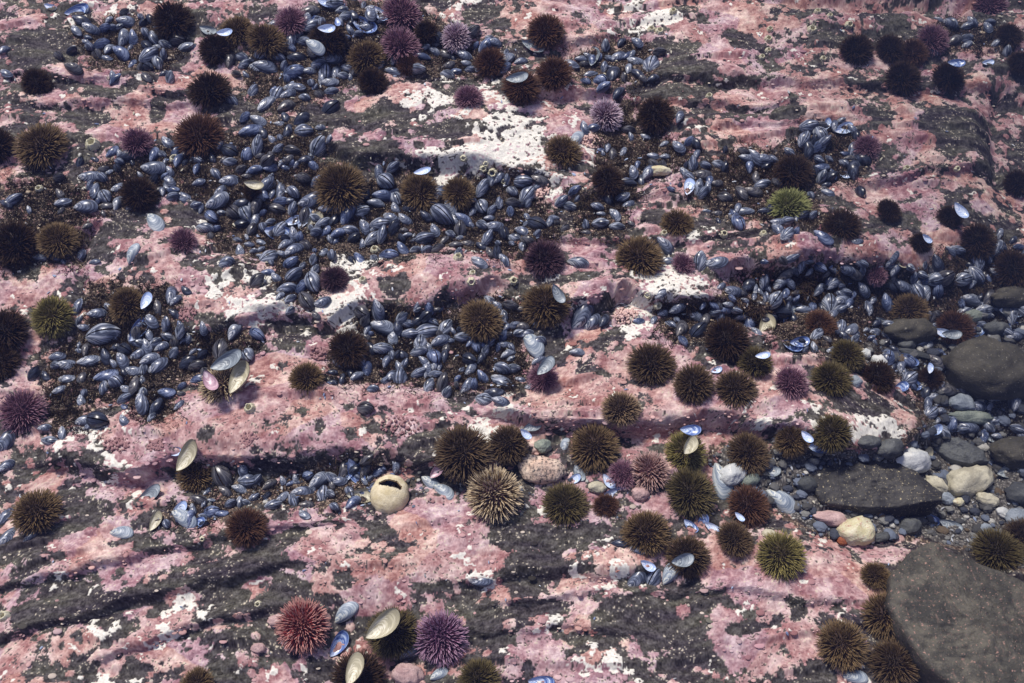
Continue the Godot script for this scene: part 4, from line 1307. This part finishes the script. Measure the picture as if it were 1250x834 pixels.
# x, y, width, height px, material, angular, angle, words
var STONES := [
	[1204, 448, 104, 82, "brownstone", 0.25, 0, "large rounded brown-grey boulder lying in the gully"],
	[1108, 560, 54, 40, "white", 0.6, -20, "white angular stone leaning behind the dark flat stone"],
	[1181, 585, 56, 42, "cream", 0.35, 15, "large cream stone beside the striped slate"],
	[1046, 645, 46, 38, "yellow", 0.45, 10, "yellow-white lumpy stone beside an orange pebble"],
	[1014, 631, 40, 20, "pink", 0.4, -5, "long pink-crusted stone beside the yellow stone"],
	[1205, 609, 26, 18, "cream", 0.2, -10, "small oval cream pebble below the large cream stone"],
	[660, 570, 54, 38, "speckled", 0.45, 5, "pinkish stone with black speckles beside the pale-spined urchin"],
	[663, 543, 20, 18, "greenish", 0.6, 0, "small grey-green angular stone above the speckled stone"],
	[729, 594, 21, 17, "cream", 0.5, 0, "cream pebble beside blue shells at the pink ledge's foot"],
	[782, 601, 21, 20, "pink", 0.5, 20, "pinkish pebble above the brown cluster of urchins"],
	[893, 577, 34, 28, "white", 0.4, 20, "rough white stone between two dark urchins"],
	[915, 585, 24, 18, "greenish", 0.3, 20, "yellow-green pebble next to the rough white stone"],
	[1072, 440, 20, 19, "white", 0.8, -10, "white angular chip on a black urchin"],
	[1056, 431, 13, 14, "white", 0.6, 30, "smaller white chip beside the angular one"],
	[1043, 465, 17, 16, "bluegrey", 0.3, 0, "pale blue pebble at the end of the pink ledge"],
	[1172, 491, 32, 24, "bluegrey", 0.6, 0, "pale blue-grey wedge-shaped stone in the gully"],
	[1186, 508, 64, 18, "greenish", 0.5, -8, "long dull green stone under the blue-grey wedge"],
	[1107, 420, 22, 20, "grey", 0.5, 0, "grey-pink blocky pebble above the pink slab end"],
	[1120, 432, 40, 10, "darkgrey", 0.5, -5, "narrow dark grey stone splinter above the boulder's foot"],
	[1028, 660, 13, 12, "orange", 0.4, -30, "small orange pebble under the yellow stone"],
	[1138, 822, 26, 20, "orange", 0.3, -30, "red-brown pebble below the big grey boulder"],
	[804, 208, 28, 15, "yellow", 0.4, 0, "small yellowish stone at the foot of the shaded cleft"],
	[498, 821, 38, 30, "pink", 0.3, -20, "pink-crusted stone below the bright violet urchin"],
	[1214, 480, 22, 18, "bluegrey", 0.3, 0, "round blue-grey pebble by the boulder's foot"],
	[1240, 550, 60, 44, "brownstone", 0.3, 0, "speckled brown stone at the gully's far side"],
	[1226, 626, 20, 15, "white", 0.6, -30, "white chip below the small oval cream pebble"],
	[1142, 590, 28, 20, "cream", 0.4, -30, "cream stone wedged behind the dark flat stone's tip"],
	[1240, 632, 30, 30, "bluegrey", 0.4, 0, "smooth grey-blue stone behind the olive urchin"],
	[1203, 645, 15, 14, "bluegrey", 0.2, 0, "small round blue pebble behind the olive urchin"],
	[1245, 600, 34, 30, "grey", 0.4, 0, "grey rounded stone right of the oval cream pebble"],
	[1085, 545, 34, 26, "grey", 0.3, 0, "grey rounded stone under the lip of the pink slab"],
	[1060, 538, 30, 18, "grey", 0.3, 0, "low grey stone behind the dark flat stone"],
	[1110, 640, 26, 24, "grey", 0.3, 0, "mottled grey pebble below the dark flat stone's tip"],
	[1170, 612, 14, 11, "yellow", 0.2, 0, "tiny yellow pebble beside the dark flat stone's tip"],
	[1155, 607, 22, 16, "bluegrey", 0.4, -30, "pale blue chip beside the dark flat stone's tip"],
	[1075, 655, 28, 14, "darkgrey", 0.4, 0, "low dark pebble beside the yellow stone"],
	[1190, 560, 10, 8, "orange", 0.3, 0, "tiny orange pebble at the end of the striped slate"],
	[1215, 400, 30, 20, "grey", 0.4, 0, "grey stone behind the large rounded boulder"],
	[1185, 385, 30, 18, "greenish", 0.3, 0, "grey-green stone behind the rusty urchin"],
	[985, 590, 26, 22, "darkgrey", 0.4, 0, "dark pebble at the blunt end of the flat stone"],
	[1110, 402, 60, 34, "brownstone", 0.2, 0, "low brown stone between the gully urchins"],
	[1240, 360, 60, 30, "brownstone", 0.3, 0, "flat brown stone at the gully's upper end"],
	[1209, 425, 9, 7, "cream", 0.3, 0, "tiny cream pebble atop the gully boulder"],
	[1158, 442, 10, 8, "cream", 0.3, 0, "tiny cream pebble at the boulder's foot"],
	[1129, 464, 11, 9, "cream", 0.3, 0, "tiny yellowish pebble near the pink slab end"],
	[940, 652, 20, 14, "cream", 0.3, 0, "pale pebble above the olive urchin on the pink ridge"],
	[316, 790, 18, 13, "pink", 0.3, 0, "small rose pebble beside the wine red urchin"],
	[340, 756, 26, 17, "pink", 0.3, 15, "rose lump touching the wine red urchin"],
]

func build_stones() -> void:
	for k in STONES.size():
		var q: Array = STONES[k]
		var p := hit(q[0], q[1] + q[3] * 0.2)
		var w := metres(p, q[2]) * 0.54
		var h := metres(p, q[3]) * 0.54
		var m := stone_mesh(300 + k, w, h * 0.85, h * 0.9, 0.22, q[5])
		var n := Vector3.UP
		var b := Basis(cam_f, deg_to_rad(-q[6])) * Basis(Vector3.UP, rng.randf_range(-0.3, 0.3))
		mono("stone", m, M[q[4]], Transform3D(b, p + n * h * 0.35), q[7], "stone")
		taken.append([q[0], q[1], minf(q[2], q[3]) * 0.5, p, 0.0, n])
	# slabs traced by their outlines
	slab([[984, 584], [1003, 562], [1060, 552], [1086, 558], [1120, 577], [1152, 602], [1150, 612], [1100, 618], [1050, 620], [1004, 612]], 0.020, 0.003, "slate", "flat_stone", "dark flat triangular stone lying across the gravel gully", 9, 0.02)
	slab([[1140, 548], [1150, 534], [1170, 534], [1200, 548], [1208, 562], [1186, 566], [1160, 560]], 0.014, 0.004, "grey", "flat_stone", "grey striped slate behind the large cream stone", 12, 0.2)
	slab([[1112, 672], [1135, 660], [1170, 676], [1215, 694], [1262, 716], [1330, 750], [1360, 830], [1330, 900], [1250, 890], [1180, 850], [1135, 815], [1105, 775], [1084, 735], [1088, 700]], 0.036, 0.008, "boulder", "boulder", "big smooth grey-green boulder beside the cluster of brown urchins", 31, 0.03)

func slab(outline: Array, lift: float, crown: float, mt: String, called: String, label: String, sd: int, tilt: float) -> void:
	# top outline follows the traced edge on the plane through its base, with real thickness below
	var c := Vector2.ZERO
	for q in outline:
		c += Vector2(q[0], q[1])
	c /= outline.size()
	var o := hit(minf(c.x, 1245.0), minf(c.y, 830.0))
	var n := (Vector3(0, 1, 0.18) + Vector3(-tilt, 0, 0)).normalized()
	o = o + n * lift
	var pts := []
	var m := outline.size()
	# densify
	for k in m:
		var a := Vector2(outline[k][0], outline[k][1])
		var b := Vector2(outline[(k + 1) % m][0], outline[(k + 1) % m][1])
		for s in 10:
			var v := a.lerp(b, s / 10.0)
			var d := ray(v.x, v.y)
			var t := (o - cam_o).dot(n) / d.dot(n)
			pts.append(cam_o + d * t)
	var nz := FastNoiseLite.new()
	nz.seed = sd
	nz.frequency = 16.0
	nz.fractal_octaves = 4
	var cc := Vector3.ZERO
	for p in pts:
		cc += p
	cc /= pts.size()
	var st := SurfaceTool.new()
	st.begin(Mesh.PRIMITIVE_TRIANGLES)
	st.set_smooth_group(0)
	var rows := []
	# from the crown of the top face outwards, over the rounded edge and down to the rock
	var prof := []
	for a in 31:
		prof.append([a / 30.0 * 0.965, -0.02])
	prof.append([0.99, 0.02])
	prof.append([1.0, 0.10])
	prof.append([0.99, 0.4])
	prof.append([0.94, 0.85])
	prof.append([0.86, 1.3])
	for pr in prof:
		var row := []
		for p in pts:
			var q: Vector3 = cc.lerp(p, pr[0])
			var up: float = crown * (1.0 - pr[0] * pr[0]) - maxf(pr[1], 0.0) * (lift + 0.03)
			up += nz.get_noise_2d(q.x * 1.2, q.z * 1.2) * 0.006 + nz.get_noise_2d(q.x * 4.0, q.z * 6.0) * 0.0030 + nz.get_noise_2d(q.x * 14.0, q.z * 14.0) * 0.0012
			if pr[1] > 0.1:
				q += (q - cc).normalized() * nz.get_noise_3dv(q * 2.0 + n * pr[1]) * 0.008
			row.append(q + n * up - o)
		rows.append(row)
	var sn := pts.size()
	for a in rows.size() - 1:
		for k in sn:
			var k2 := (k + 1) % sn
			for v in [rows[a][k], rows[a][k2], rows[a + 1][k2], rows[a][k], rows[a + 1][k2], rows[a + 1][k]]:
				st.add_vertex(v)
	st.index()
	st.generate_normals()
	mono(called, st.commit(), M[mt], Transform3D(Basis.IDENTITY, o), label, "stone")
	taken.append([c.x, c.y, 26.0, o, 0.0, n])

# ---------------------------------------------------------------- barnacles, dead urchin shell, coralline knobs
var BARNACLES := [[113, 177, 17], [213, 195, 12], [559, 315, 12], [575, 344, 11], [577, 334, 9], [443, 342, 10], [315, 344, 13], [458, 306, 12], [795, 37, 10], [805, 39, 11], [998, 15, 9], [991, 37, 12],
	[938, 48, 10], [1036, 31, 10], [938, 62, 8], [1005, 72, 8], [601, 211, 13], [791, 360, 10], [803, 373, 10], [627, 343, 11], [811, 285, 9], [884, 286, 10], [932, 286, 9], [5, 753, 14], [315, 738, 9],
	[305, 499, 14], [1107, 206, 9], [1168, 206, 8], [566, 193, 9], [590, 206, 9], [48, 231, 10], [940, 36, 8], [822, 14, 9], [615, 222, 8], [1013, 20, 8], [247, 658, 7], [593, 200, 8], [866, 118, 9], [930, 70, 8]]

func barnacle_mesh(sd: int) -> ArrayMesh:
	var rg := RandomNumberGenerator.new()
	rg.seed = sd
	var st := SurfaceTool.new()
	st.begin(Mesh.PRIMITIVE_TRIANGLES)
	st.set_smooth_group(0)
	var segs := 36
	var prof := [[1.0, -0.25], [0.98, 0.0], [0.82, 0.42], [0.64, 0.82], [0.55, 0.92], [0.46, 0.84], [0.40, 0.5], [0.42, 0.1], [0.02, 0.02]]
	var rows := []
	var lob := []
	for k in 6:
		lob.append(rg.randf_range(0.88, 1.12))
	for pr in prof:
		var row := []
		for k in segs:
			var f := k / float(segs) * 6.0
			var g := f - floorf(f)
			var notch := 1.0 - 0.16 * exp(-pow(minf(g, 1.0 - g) * 9.0, 2.0))
			var l: float = lob[int(f) % 6]
			var r: float = pr[0] * notch * (1.0 + 0.03 * sin(k * 2.1))
			var y: float = pr[1] * (l if pr[1] > 0.5 else 1.0) * (notch if pr[1] > 0.5 else 1.0)
			var an := TAU * k / segs
			row.append(Vector3(r * cos(an), y, r * sin(an)))
		rows.append(row)
	for a in rows.size() - 1:
		for k in segs:
			var k2 := (k + 1) % segs
			for v in [rows[a][k], rows[a + 1][k2], rows[a][k2], rows[a][k], rows[a + 1][k], rows[a + 1][k2]]:
				st.add_vertex(v)
	st.index()
	st.generate_normals()
	return st.commit()

func build_small_life() -> void:
	var bm := [barnacle_mesh(1), barnacle_mesh(2), barnacle_mesh(3)]
	stone_mat("barnacle", Color8(188, 182, 150), Color8(216, 212, 188), Color8(150, 146, 110), 0.5, 40)
	M.barnacle.uv1_scale = Vector3(30, 30, 30)
	for k in BARNACLES.size():
		var q: Array = BARNACLES[k]
		var p := hit(q[0], q[1])
		var R := metres(p, q[2]) * 0.55
		var n := normal_at(p, 0.006)
		n = (n - cam_f * 0.5).normalized()
		var a := tangent(n, rng.randf_range(0, 360))
		var b := bed_of(Vector2(q[0], q[1]))
		var near: String = "on the bare patches of open rock" if b == "" else BED_TEXT[b]
		mono("barnacle", bm[k % 3], M.barnacle, Transform3D(Basis(a * R, n * R, a.cross(n) * R), p), "small cream open-topped barnacle " + near, "barnacle", "barnacles " + near)
	# dead urchin shell with a broken hole
	var st := SurfaceTool.new()
	var p0 := hit(477, 606)
	var R0 := metres(p0, 47) * 0.5
	var nn := (-cam_f * 0.75 + Vector3(0, 0.45, 0)).normalized()
	var ax := tangent(nn, -12.0)
	var rings := 72
	var segs := 120
	var nz := FastNoiseLite.new()
	nz.seed = 4
	nz.frequency = 2.2
	var o := put("urchin_shell", Transform3D(Basis(ax * R0, nn * R0, ax.cross(nn) * R0), p0 + nn * R0 * 0.45), "dead cream urchin shell without spines, broken open at the top", "shell")
	for side in 2:
		st.begin(Mesh.PRIMITIVE_TRIANGLES)
		st.set_smooth_group(0)
		var sc := 1.0 if side == 0 else 0.93
		for a in rings:
			for k in segs:
				var quad := []
				var hole := 0
				for e in [[0, 0], [0, 1], [1, 1], [1, 0]]:
					var th: float = PI * (a + e[0]) / rings
					var ph: float = TAU * ((k + e[1]) % segs) / segs
					var d := Vector3(sin(th) * cos(ph), cos(th), sin(th) * sin(ph))
					# the broken opening: a wide crescent towards the back
					var hx := d.x * 1.0
					var hz := d.z + 0.50 - 0.42 * d.x * d.x
					var inside := (hx / 0.62) * (hx / 0.62) + (hz / 0.17) * (hz / 0.17) + nz.get_noise_2d(d.x * 2.0, d.z * 2.0) * 0.2
					if d.y > 0.0 and inside < 1.0:
						hole += 1
					var rr := (1.0 + 0.012 * cos(10.0 * ph)) * sc
					quad.append(Vector3(d.x * rr, d.y * 0.78 * sc, d.z * rr * 1.06))
				if hole >= 2:
					continue
				for e in ([0, 1, 2, 0, 2, 3] if side == 0 else [0, 2, 1, 0, 3, 2]):
					st.add_vertex(quad[e])
		st.index()
		st.generate_normals()
		if side == 0:
			stone_mat("testcream", Color8(186, 172, 134), Color8(216, 206, 176), Color8(160, 142, 108), 0.6, 44)
			M.testcream.cull_mode = BaseMaterial3D.CULL_DISABLED
			M.testcream.uv1_scale = Vector3(18, 18, 18)
		else:
			M.testin = mat(Color8(150, 126, 92), 0.85)
		part("outer_shell" if side == 0 else "inner_shell", st.commit(), M.testcream if side == 0 else M.testin, o)
	# knobbly pink coralline tufts
	var knobs := [[142, 544, 30, 0], [190, 544, 20, 0], [304, 539, 22, 0], [488, 521, 46, 0], [764, 383, 30, 1], [911, 336, 30, 0], [718, 170, 26, 1], [229, 385, 22, 0], [659, 233, 26, 1], [390, 432, 20, 0]]
	M.knob = [mat(Color8(142, 108, 108), 0.8), mat(Color8(196, 166, 156), 0.8)]
	var ball := SphereMesh.new()
	ball.radius = 1.0
	ball.height = 2.0
	ball.radial_segments = 8
	ball.rings = 5
	for k in knobs.size():
		var q: Array = knobs[k]
		var c := hit(q[0], q[1])
		var W := metres(c, q[2]) * 0.5
		st.begin(Mesh.PRIMITIVE_TRIANGLES)
		for s in 110:
			var an := rng.randf() * TAU
			var rr := sqrt(rng.randf()) * W
			var x := c.x + cos(an) * rr * 1.1
			var z := c.z + sin(an) * rr * 0.75
			var y := hgt(x, z)
			var r := rng.randf_range(0.0006, 0.0019) * (1.4 - 0.6 * rr / W)
			st.append_from(ball, 0, Transform3D(Basis(Vector3.UP, rng.randf() * 6.0).scaled(Vector3(r, r * rng.randf_range(0.8, 1.8), r)), Vector3(x, y + r * 0.5 + rng.randf() * 0.002, z) - c))
		var b := bed_of(Vector2(q[0], q[1]))
		var near: String = "on the pink rock face" if b == "" else BED_TEXT[b]
		mono("coralline_tuft", st.commit(), M.knob[q[3]], Transform3D(Basis.IDENTITY, c), ("pale whitish-pink" if q[3] else "dull rose") + " tuft of knobbly coralline algae " + near, "algae", "coralline tufts " + near)

# ---------------------------------------------------------------- loose cover: brown threads, grit, shell chips
func scatter(called: String, mesh: Mesh, material: Material, xs: Array, cols: Array, label: String, category: String) -> void:
	var mm := MultiMesh.new()
	mm.transform_format = MultiMesh.TRANSFORM_3D
	mm.use_colors = true
	mm.mesh = mesh
	mm.instance_count = xs.size()
	for k in xs.size():
		mm.set_instance_transform(k, xs[k])
		mm.set_instance_color(k, cols[k])
	var o := MultiMeshInstance3D.new()
	o.name = numbered(called)
	o.multimesh = mm
	o.material_override = material
	add_child(o)
	tag(o, label, category)
	o.set_meta("kind", "stuff")

func tuft_mesh() -> ArrayMesh:
	var rg := RandomNumberGenerator.new()
	rg.seed = 99
	var vs := PackedVector3Array()
	var ns := PackedVector3Array()
	var ix := PackedInt32Array()
	for k in 9:
		var an := rg.randf() * TAU
		var d := Vector3(cos(an), rg.randf_range(0.35, 1.1), sin(an)).normalized()
		var side := d.cross(Vector3.UP).normalized() * 0.055
		var base := Vector3(rg.randf_range(-0.45, 0.45), -0.1, rg.randf_range(-0.45, 0.45))
		var ln := rg.randf_range(0.6, 1.2)
		var curl := Vector3(rg.randf_range(-0.35, 0.35), rg.randf_range(-0.35, 0.05), rg.randf_range(-0.35, 0.35))
		var b0 := vs.size()
		for s in 4:
			var f := s / 3.0
			var p := base + d * ln * f + curl * f * f
			var w := 1.0 - 0.8 * f
			vs.append(p - side * w)
			vs.append(p + side * w)
			var nn := (d.cross(side).normalized() + Vector3.UP).normalized()
			ns.append(nn)
			ns.append(nn)
		for s in 3:
			var a := b0 + s * 2
			ix.append_array([a, a + 1, a + 2, a + 1, a + 3, a + 2])
	var arr := []
	arr.resize(Mesh.ARRAY_MAX)
	arr[Mesh.ARRAY_VERTEX] = vs
	arr[Mesh.ARRAY_NORMAL] = ns
	arr[Mesh.ARRAY_INDEX] = ix
	var m := ArrayMesh.new()
	m.add_surface_from_arrays(Mesh.PRIMITIVE_TRIANGLES, arr)
	return m

func build_cover() -> void:
	var vm := mat(Color.WHITE, 0.85, true)
	var xs := []
	var cs := []
	for b in BEDS:
		var pk := packed(BEDS[b])
		var bx := Rect2(pk[0], Vector2.ZERO)
		for q in pk:
			bx = bx.expand(q)
		bx = bx.grow(6)
		var want := int(bx.get_area() / (12.0 if b != "ledge" else 40.0))
		for k in want:
			var p2 := Vector2(rng.randf_range(bx.position.x, bx.end.x), rng.randf_range(bx.position.y, bx.end.y))
			if not Geometry2D.is_point_in_polygon(p2 + Vector2(rng.randfn(0, 8), rng.randfn(0, 8)), pk):
				continue
			var p := hit(p2.x, p2.y)
			var s := rng.randf_range(0.004, 0.010)
			var n := normal_at(p, 0.006)
			var a := tangent(n, rng.randf_range(0, 360))
			xs.append(Transform3D(Basis(a * s, n * s, a.cross(n) * s), p))
			var t := rng.randf_range(0.5, 1.3)
			cs.append(Color(0.105 * t, 0.066 * t, 0.042 * t) if rng.randf() < 0.7 else Color(0.14 * t, 0.11 * t, 0.07 * t))
	print("tufts ", xs.size())
	scatter("brown_turf", tuft_mesh(), vm, xs, cs, "short brown threads and silt between the mussels", "turf")
	# knobs and scabs of the crust, each the colour of the growth it stands on
	xs = []
	cs = []
	var bump := SphereMesh.new()
	bump.radius = 1.0
	bump.height = 2.0
	bump.radial_segments = 9
	bump.rings = 5
	for k in 11000:
		var p2 := Vector2(rng.randf_range(-120, 1370), rng.randf_range(-60, 900))
		var p := hit(p2.x, p2.y)
		var gi := clampi(int((p.x - X0) / (TEX * STEP)), 0, GW - 1)
		var gj := clampi(int((p.z - Z0) / (TEX * STEP)), 0, GH - 1)
		var c := crust_img.get_pixel(mini(gi * STEP, TW - 1), mini(int(ARC[gj * GW + gi]), TH - 1))
		var pink := c.r > 0.5
		if c.r > 0.72 or c.b > c.r * 0.9 or (not pink and rng.randf() > 0.5):
			continue
		var cl := c.srgb_to_linear()
		var t := rng.randf_range(0.8, 1.2)
		if not pink and rng.randf() < 0.25:
			cl = Color(0.42, 0.36, 0.30)
		elif not pink and rng.randf() < 0.25:
			cl = Color(0.36, 0.22, 0.21)
		var s := rng.randf_range(0.0006, 0.0020) if rng.randf() < 0.9 else rng.randf_range(0.002, 0.0040)
		p.z += LV[gj * GW + gi] * 0.28
		xs.append(Transform3D(Basis.from_euler(Vector3(rng.randf_range(-0.3, 0.3), rng.randf() * 6.0, rng.randf_range(-0.3, 0.3))).scaled(Vector3(s * rng.randf_range(0.8, 1.6), s * rng.randf_range(0.3, 0.55), s)), p))
		cs.append(Color(cl.r * t, cl.g * t, cl.b * t))
	scatter("crust_nodules", bump, vm, xs, cs, "small knobs of coralline crust dotted over the rock", "crust")
	# grit and pebbles of the gully
	xs = []
	cs = []
	var gp := packed(GULLY)
	var peb := stone_mesh(900, 1.0, 0.7, 0.85, 0.3, 0.5)
	var tones := [Color(0.05, 0.05, 0.05), Color(0.09, 0.09, 0.088), Color(0.04, 0.045, 0.06), Color(0.16, 0.16, 0.15), Color(0.10, 0.075, 0.05), Color(0.4, 0.39, 0.35), Color(0.11, 0.13, 0.17)]
	for k in 2600:
		var p2 := Vector2(rng.randf_range(860, 1330), rng.randf_range(340, 700))
		if not Geometry2D.is_point_in_polygon(p2, gp):
			continue
		var p := hit(p2.x, p2.y)
		var s := metres(p, 1.0) * (2.0 + 7.0 * pow(rng.randf(), 3.0))
		xs.append(Transform3D(Basis.from_euler(Vector3(rng.randf_range(-0.4, 0.4), rng.randf() * 6.0, rng.randf_range(-0.4, 0.4))).scaled(Vector3(s, s * 0.8, s)), p + Vector3(0, s * 0.2, 0)))
		cs.append(tones[mini(rng.randi() % 9, 6) if rng.randf() < 0.6 else rng.randi() % 4])
	for k in 900:
		var p2 := Vector2(rng.randf_range(190, 760), rng.randf_range(560, 650))
		var yy := 600.0 + sin(p2.x * 0.02) * 10.0
		if absf(p2.y - yy) > 26.0:
			continue
		var p := hit(p2.x, p2.y)
		var s := metres(p, 1.0) * (1.0 + 2.6 * pow(rng.randf(), 3.0))
		xs.append(Transform3D(Basis.from_euler(Vector3(0, rng.randf() * 6.0, 0)).scaled(Vector3(s, s * 0.8, s)), p))
		cs.append(tones[rng.randi() % 7])
	scatter("gravel", peb, vm, xs, cs, "dark gravel and grit in the gully and on the silty shelf", "gravel")
	# chips of broken shell
	xs = []
	cs = []
	for k in 3400:
		var p2 := Vector2(rng.randf_range(0, 1250), rng.randf_range(0, 834))
		var keep := 0.05
		var b := bed_of(p2)
		if b != "":
			keep = 0.5
		if b == "ledge":
			keep = 1.0
		if Geometry2D.is_point_in_polygon(p2, gp):
			keep = 0.9
		if rng.randf() > keep:
			continue
		var p := hit(p2.x, p2.y)
		var s := metres(p, 1.0) * rng.randf_range(1.8, 6.5)
		var n := (normal_at(p, 0.006) + Vector3(rng.randf_range(-0.6, 0.6), 0.2, rng.randf_range(-0.4, 0.6))).normalized()
		var a := tangent(n, rng.randf_range(0, 360))
		var cc := a.cross(n)
		xs.append(Transform3D(Basis(a * s, cc * s * rng.randf_range(0.6, 1.0), n * s * 0.8), p + n * 0.0012))
		var t := rng.randf_range(0.7, 1.1)
		var pick := rng.randi() % 5
		var base: Color = [Color(0.55, 0.58, 0.62), Color(0.30, 0.36, 0.48), Color(0.50, 0.47, 0.36), Color(0.16, 0.20, 0.32), Color(0.36, 0.37, 0.38)][pick]
		cs.append(Color(base.r * t, base.g * t, base.b * t))
	scatter("shell_chips", MUS.chip, vm, xs, cs, "broken chips of mussel shell strewn over beds and gravel", "shell chips")

# ---------------------------------------------------------------- scene
func _ready() -> void:
	rng.seed = 20240
	tan_t = tan(deg_to_rad(TILT))
	FPX = 417.0 / tan(deg_to_rad(FOV * 0.5))
	var pr := deg_to_rad(PITCH)
	cam_o = Vector3(0, sin(pr), cos(pr)) * DIST
	cam_f = Vector3(0, -sin(pr), -cos(pr))
	cam_r = Vector3(1, 0, 0)
	cam_u = cam_r.cross(cam_f)
	var cam := Camera3D.new()
	cam.name = "camera"
	cam.transform = Transform3D(Basis(cam_r, cam_u, -cam_f), cam_o)
	cam.fov = FOV
	cam.near = 0.02
	cam.far = 100.0
	cam.current = true
	add_child(cam)
	var we := WorldEnvironment.new()
	we.name = "environment"
	var env := Environment.new()
	env.background_mode = Environment.BG_SKY
	var sky := Sky.new()
	var sm := ProceduralSkyMaterial.new()
	sm.sky_top_color = Color(0.62, 0.65, 0.80)
	sm.sky_horizon_color = Color(0.28, 0.30, 0.43)
	sm.sky_curve = 0.3
	sm.ground_horizon_color = Color(0.20, 0.22, 0.30)
	sm.ground_bottom_color = Color(0.10, 0.11, 0.14)
	sm.sun_angle_max = 0.0
	sky.sky_material = sm
	env.sky = sky
	env.tonemap_mode = Environment.TONE_MAPPER_LINEAR
	env.tonemap_exposure = 1.07
	env.fog_enabled = true
	env.fog_density = 0.022
	env.fog_light_color = Color(0.50, 0.56, 0.85)
	env.sdfgi_enabled = true
	env.ssao_enabled = true
	env.ssil_enabled = true
	we.environment = env
	add_child(we)
	var sun := DirectionalLight3D.new()
	sun.name = "sun"
	sun.light_energy = 1.45
	sun.light_angular_distance = 11.0
	sun.light_color = Color(1.0, 0.97, 0.94)
	sun.shadow_enabled = true
	add_child(sun)
	sun.look_at_from_position(Vector3(-0.28, 1.0, -0.14), Vector3.ZERO, Vector3(0, 0, -1))
	# a bank of murky blue water hangs over the gully side
	env.volumetric_fog_enabled = true
	env.volumetric_fog_density = 0.0
	var murk := FogVolume.new()
	murk.name = "murky_water"
	murk.shape = RenderingServer.FOG_VOLUME_SHAPE_ELLIPSOID
	murk.size = Vector3(1.4, 1.4, 2.2)
	murk.position = Vector3(1.0, 0.35, -0.25)
	var fm := FogMaterial.new()
	fm.density = 0.30
	fm.albedo = Color(0.24, 0.29, 0.40)
	murk.material = fm
	add_child(murk)
	var t0 := Time.get_ticks_msec()
	build_heights()
	print("heights ", Time.get_ticks_msec() - t0)
	build_arc()
	build_rock()
	print("rock ", Time.get_ticks_msec() - t0)
	prepare_shells()
	MUS.small_a = shell_mesh(1.0, 0.23, 4, 14, false, 0.015)
	MUS.small_b = shell_mesh(-1.0, 0.23, 4, 14, false, 0.015)
	MUS.chip = shell_mesh(1.0, 0.16, 2, 9)
	prepare_stones()
	locate_urchins()
	build_urchins()
	print("urchins ", Time.get_ticks_msec() - t0)
	build_stones()
	build_mussels()
	print("mussels ", Time.get_ticks_msec() - t0)
	build_shells()
	build_small_life()
	print("life ", Time.get_ticks_msec() - t0)
	build_cover()
	print("done ", Time.get_ticks_msec() - t0)
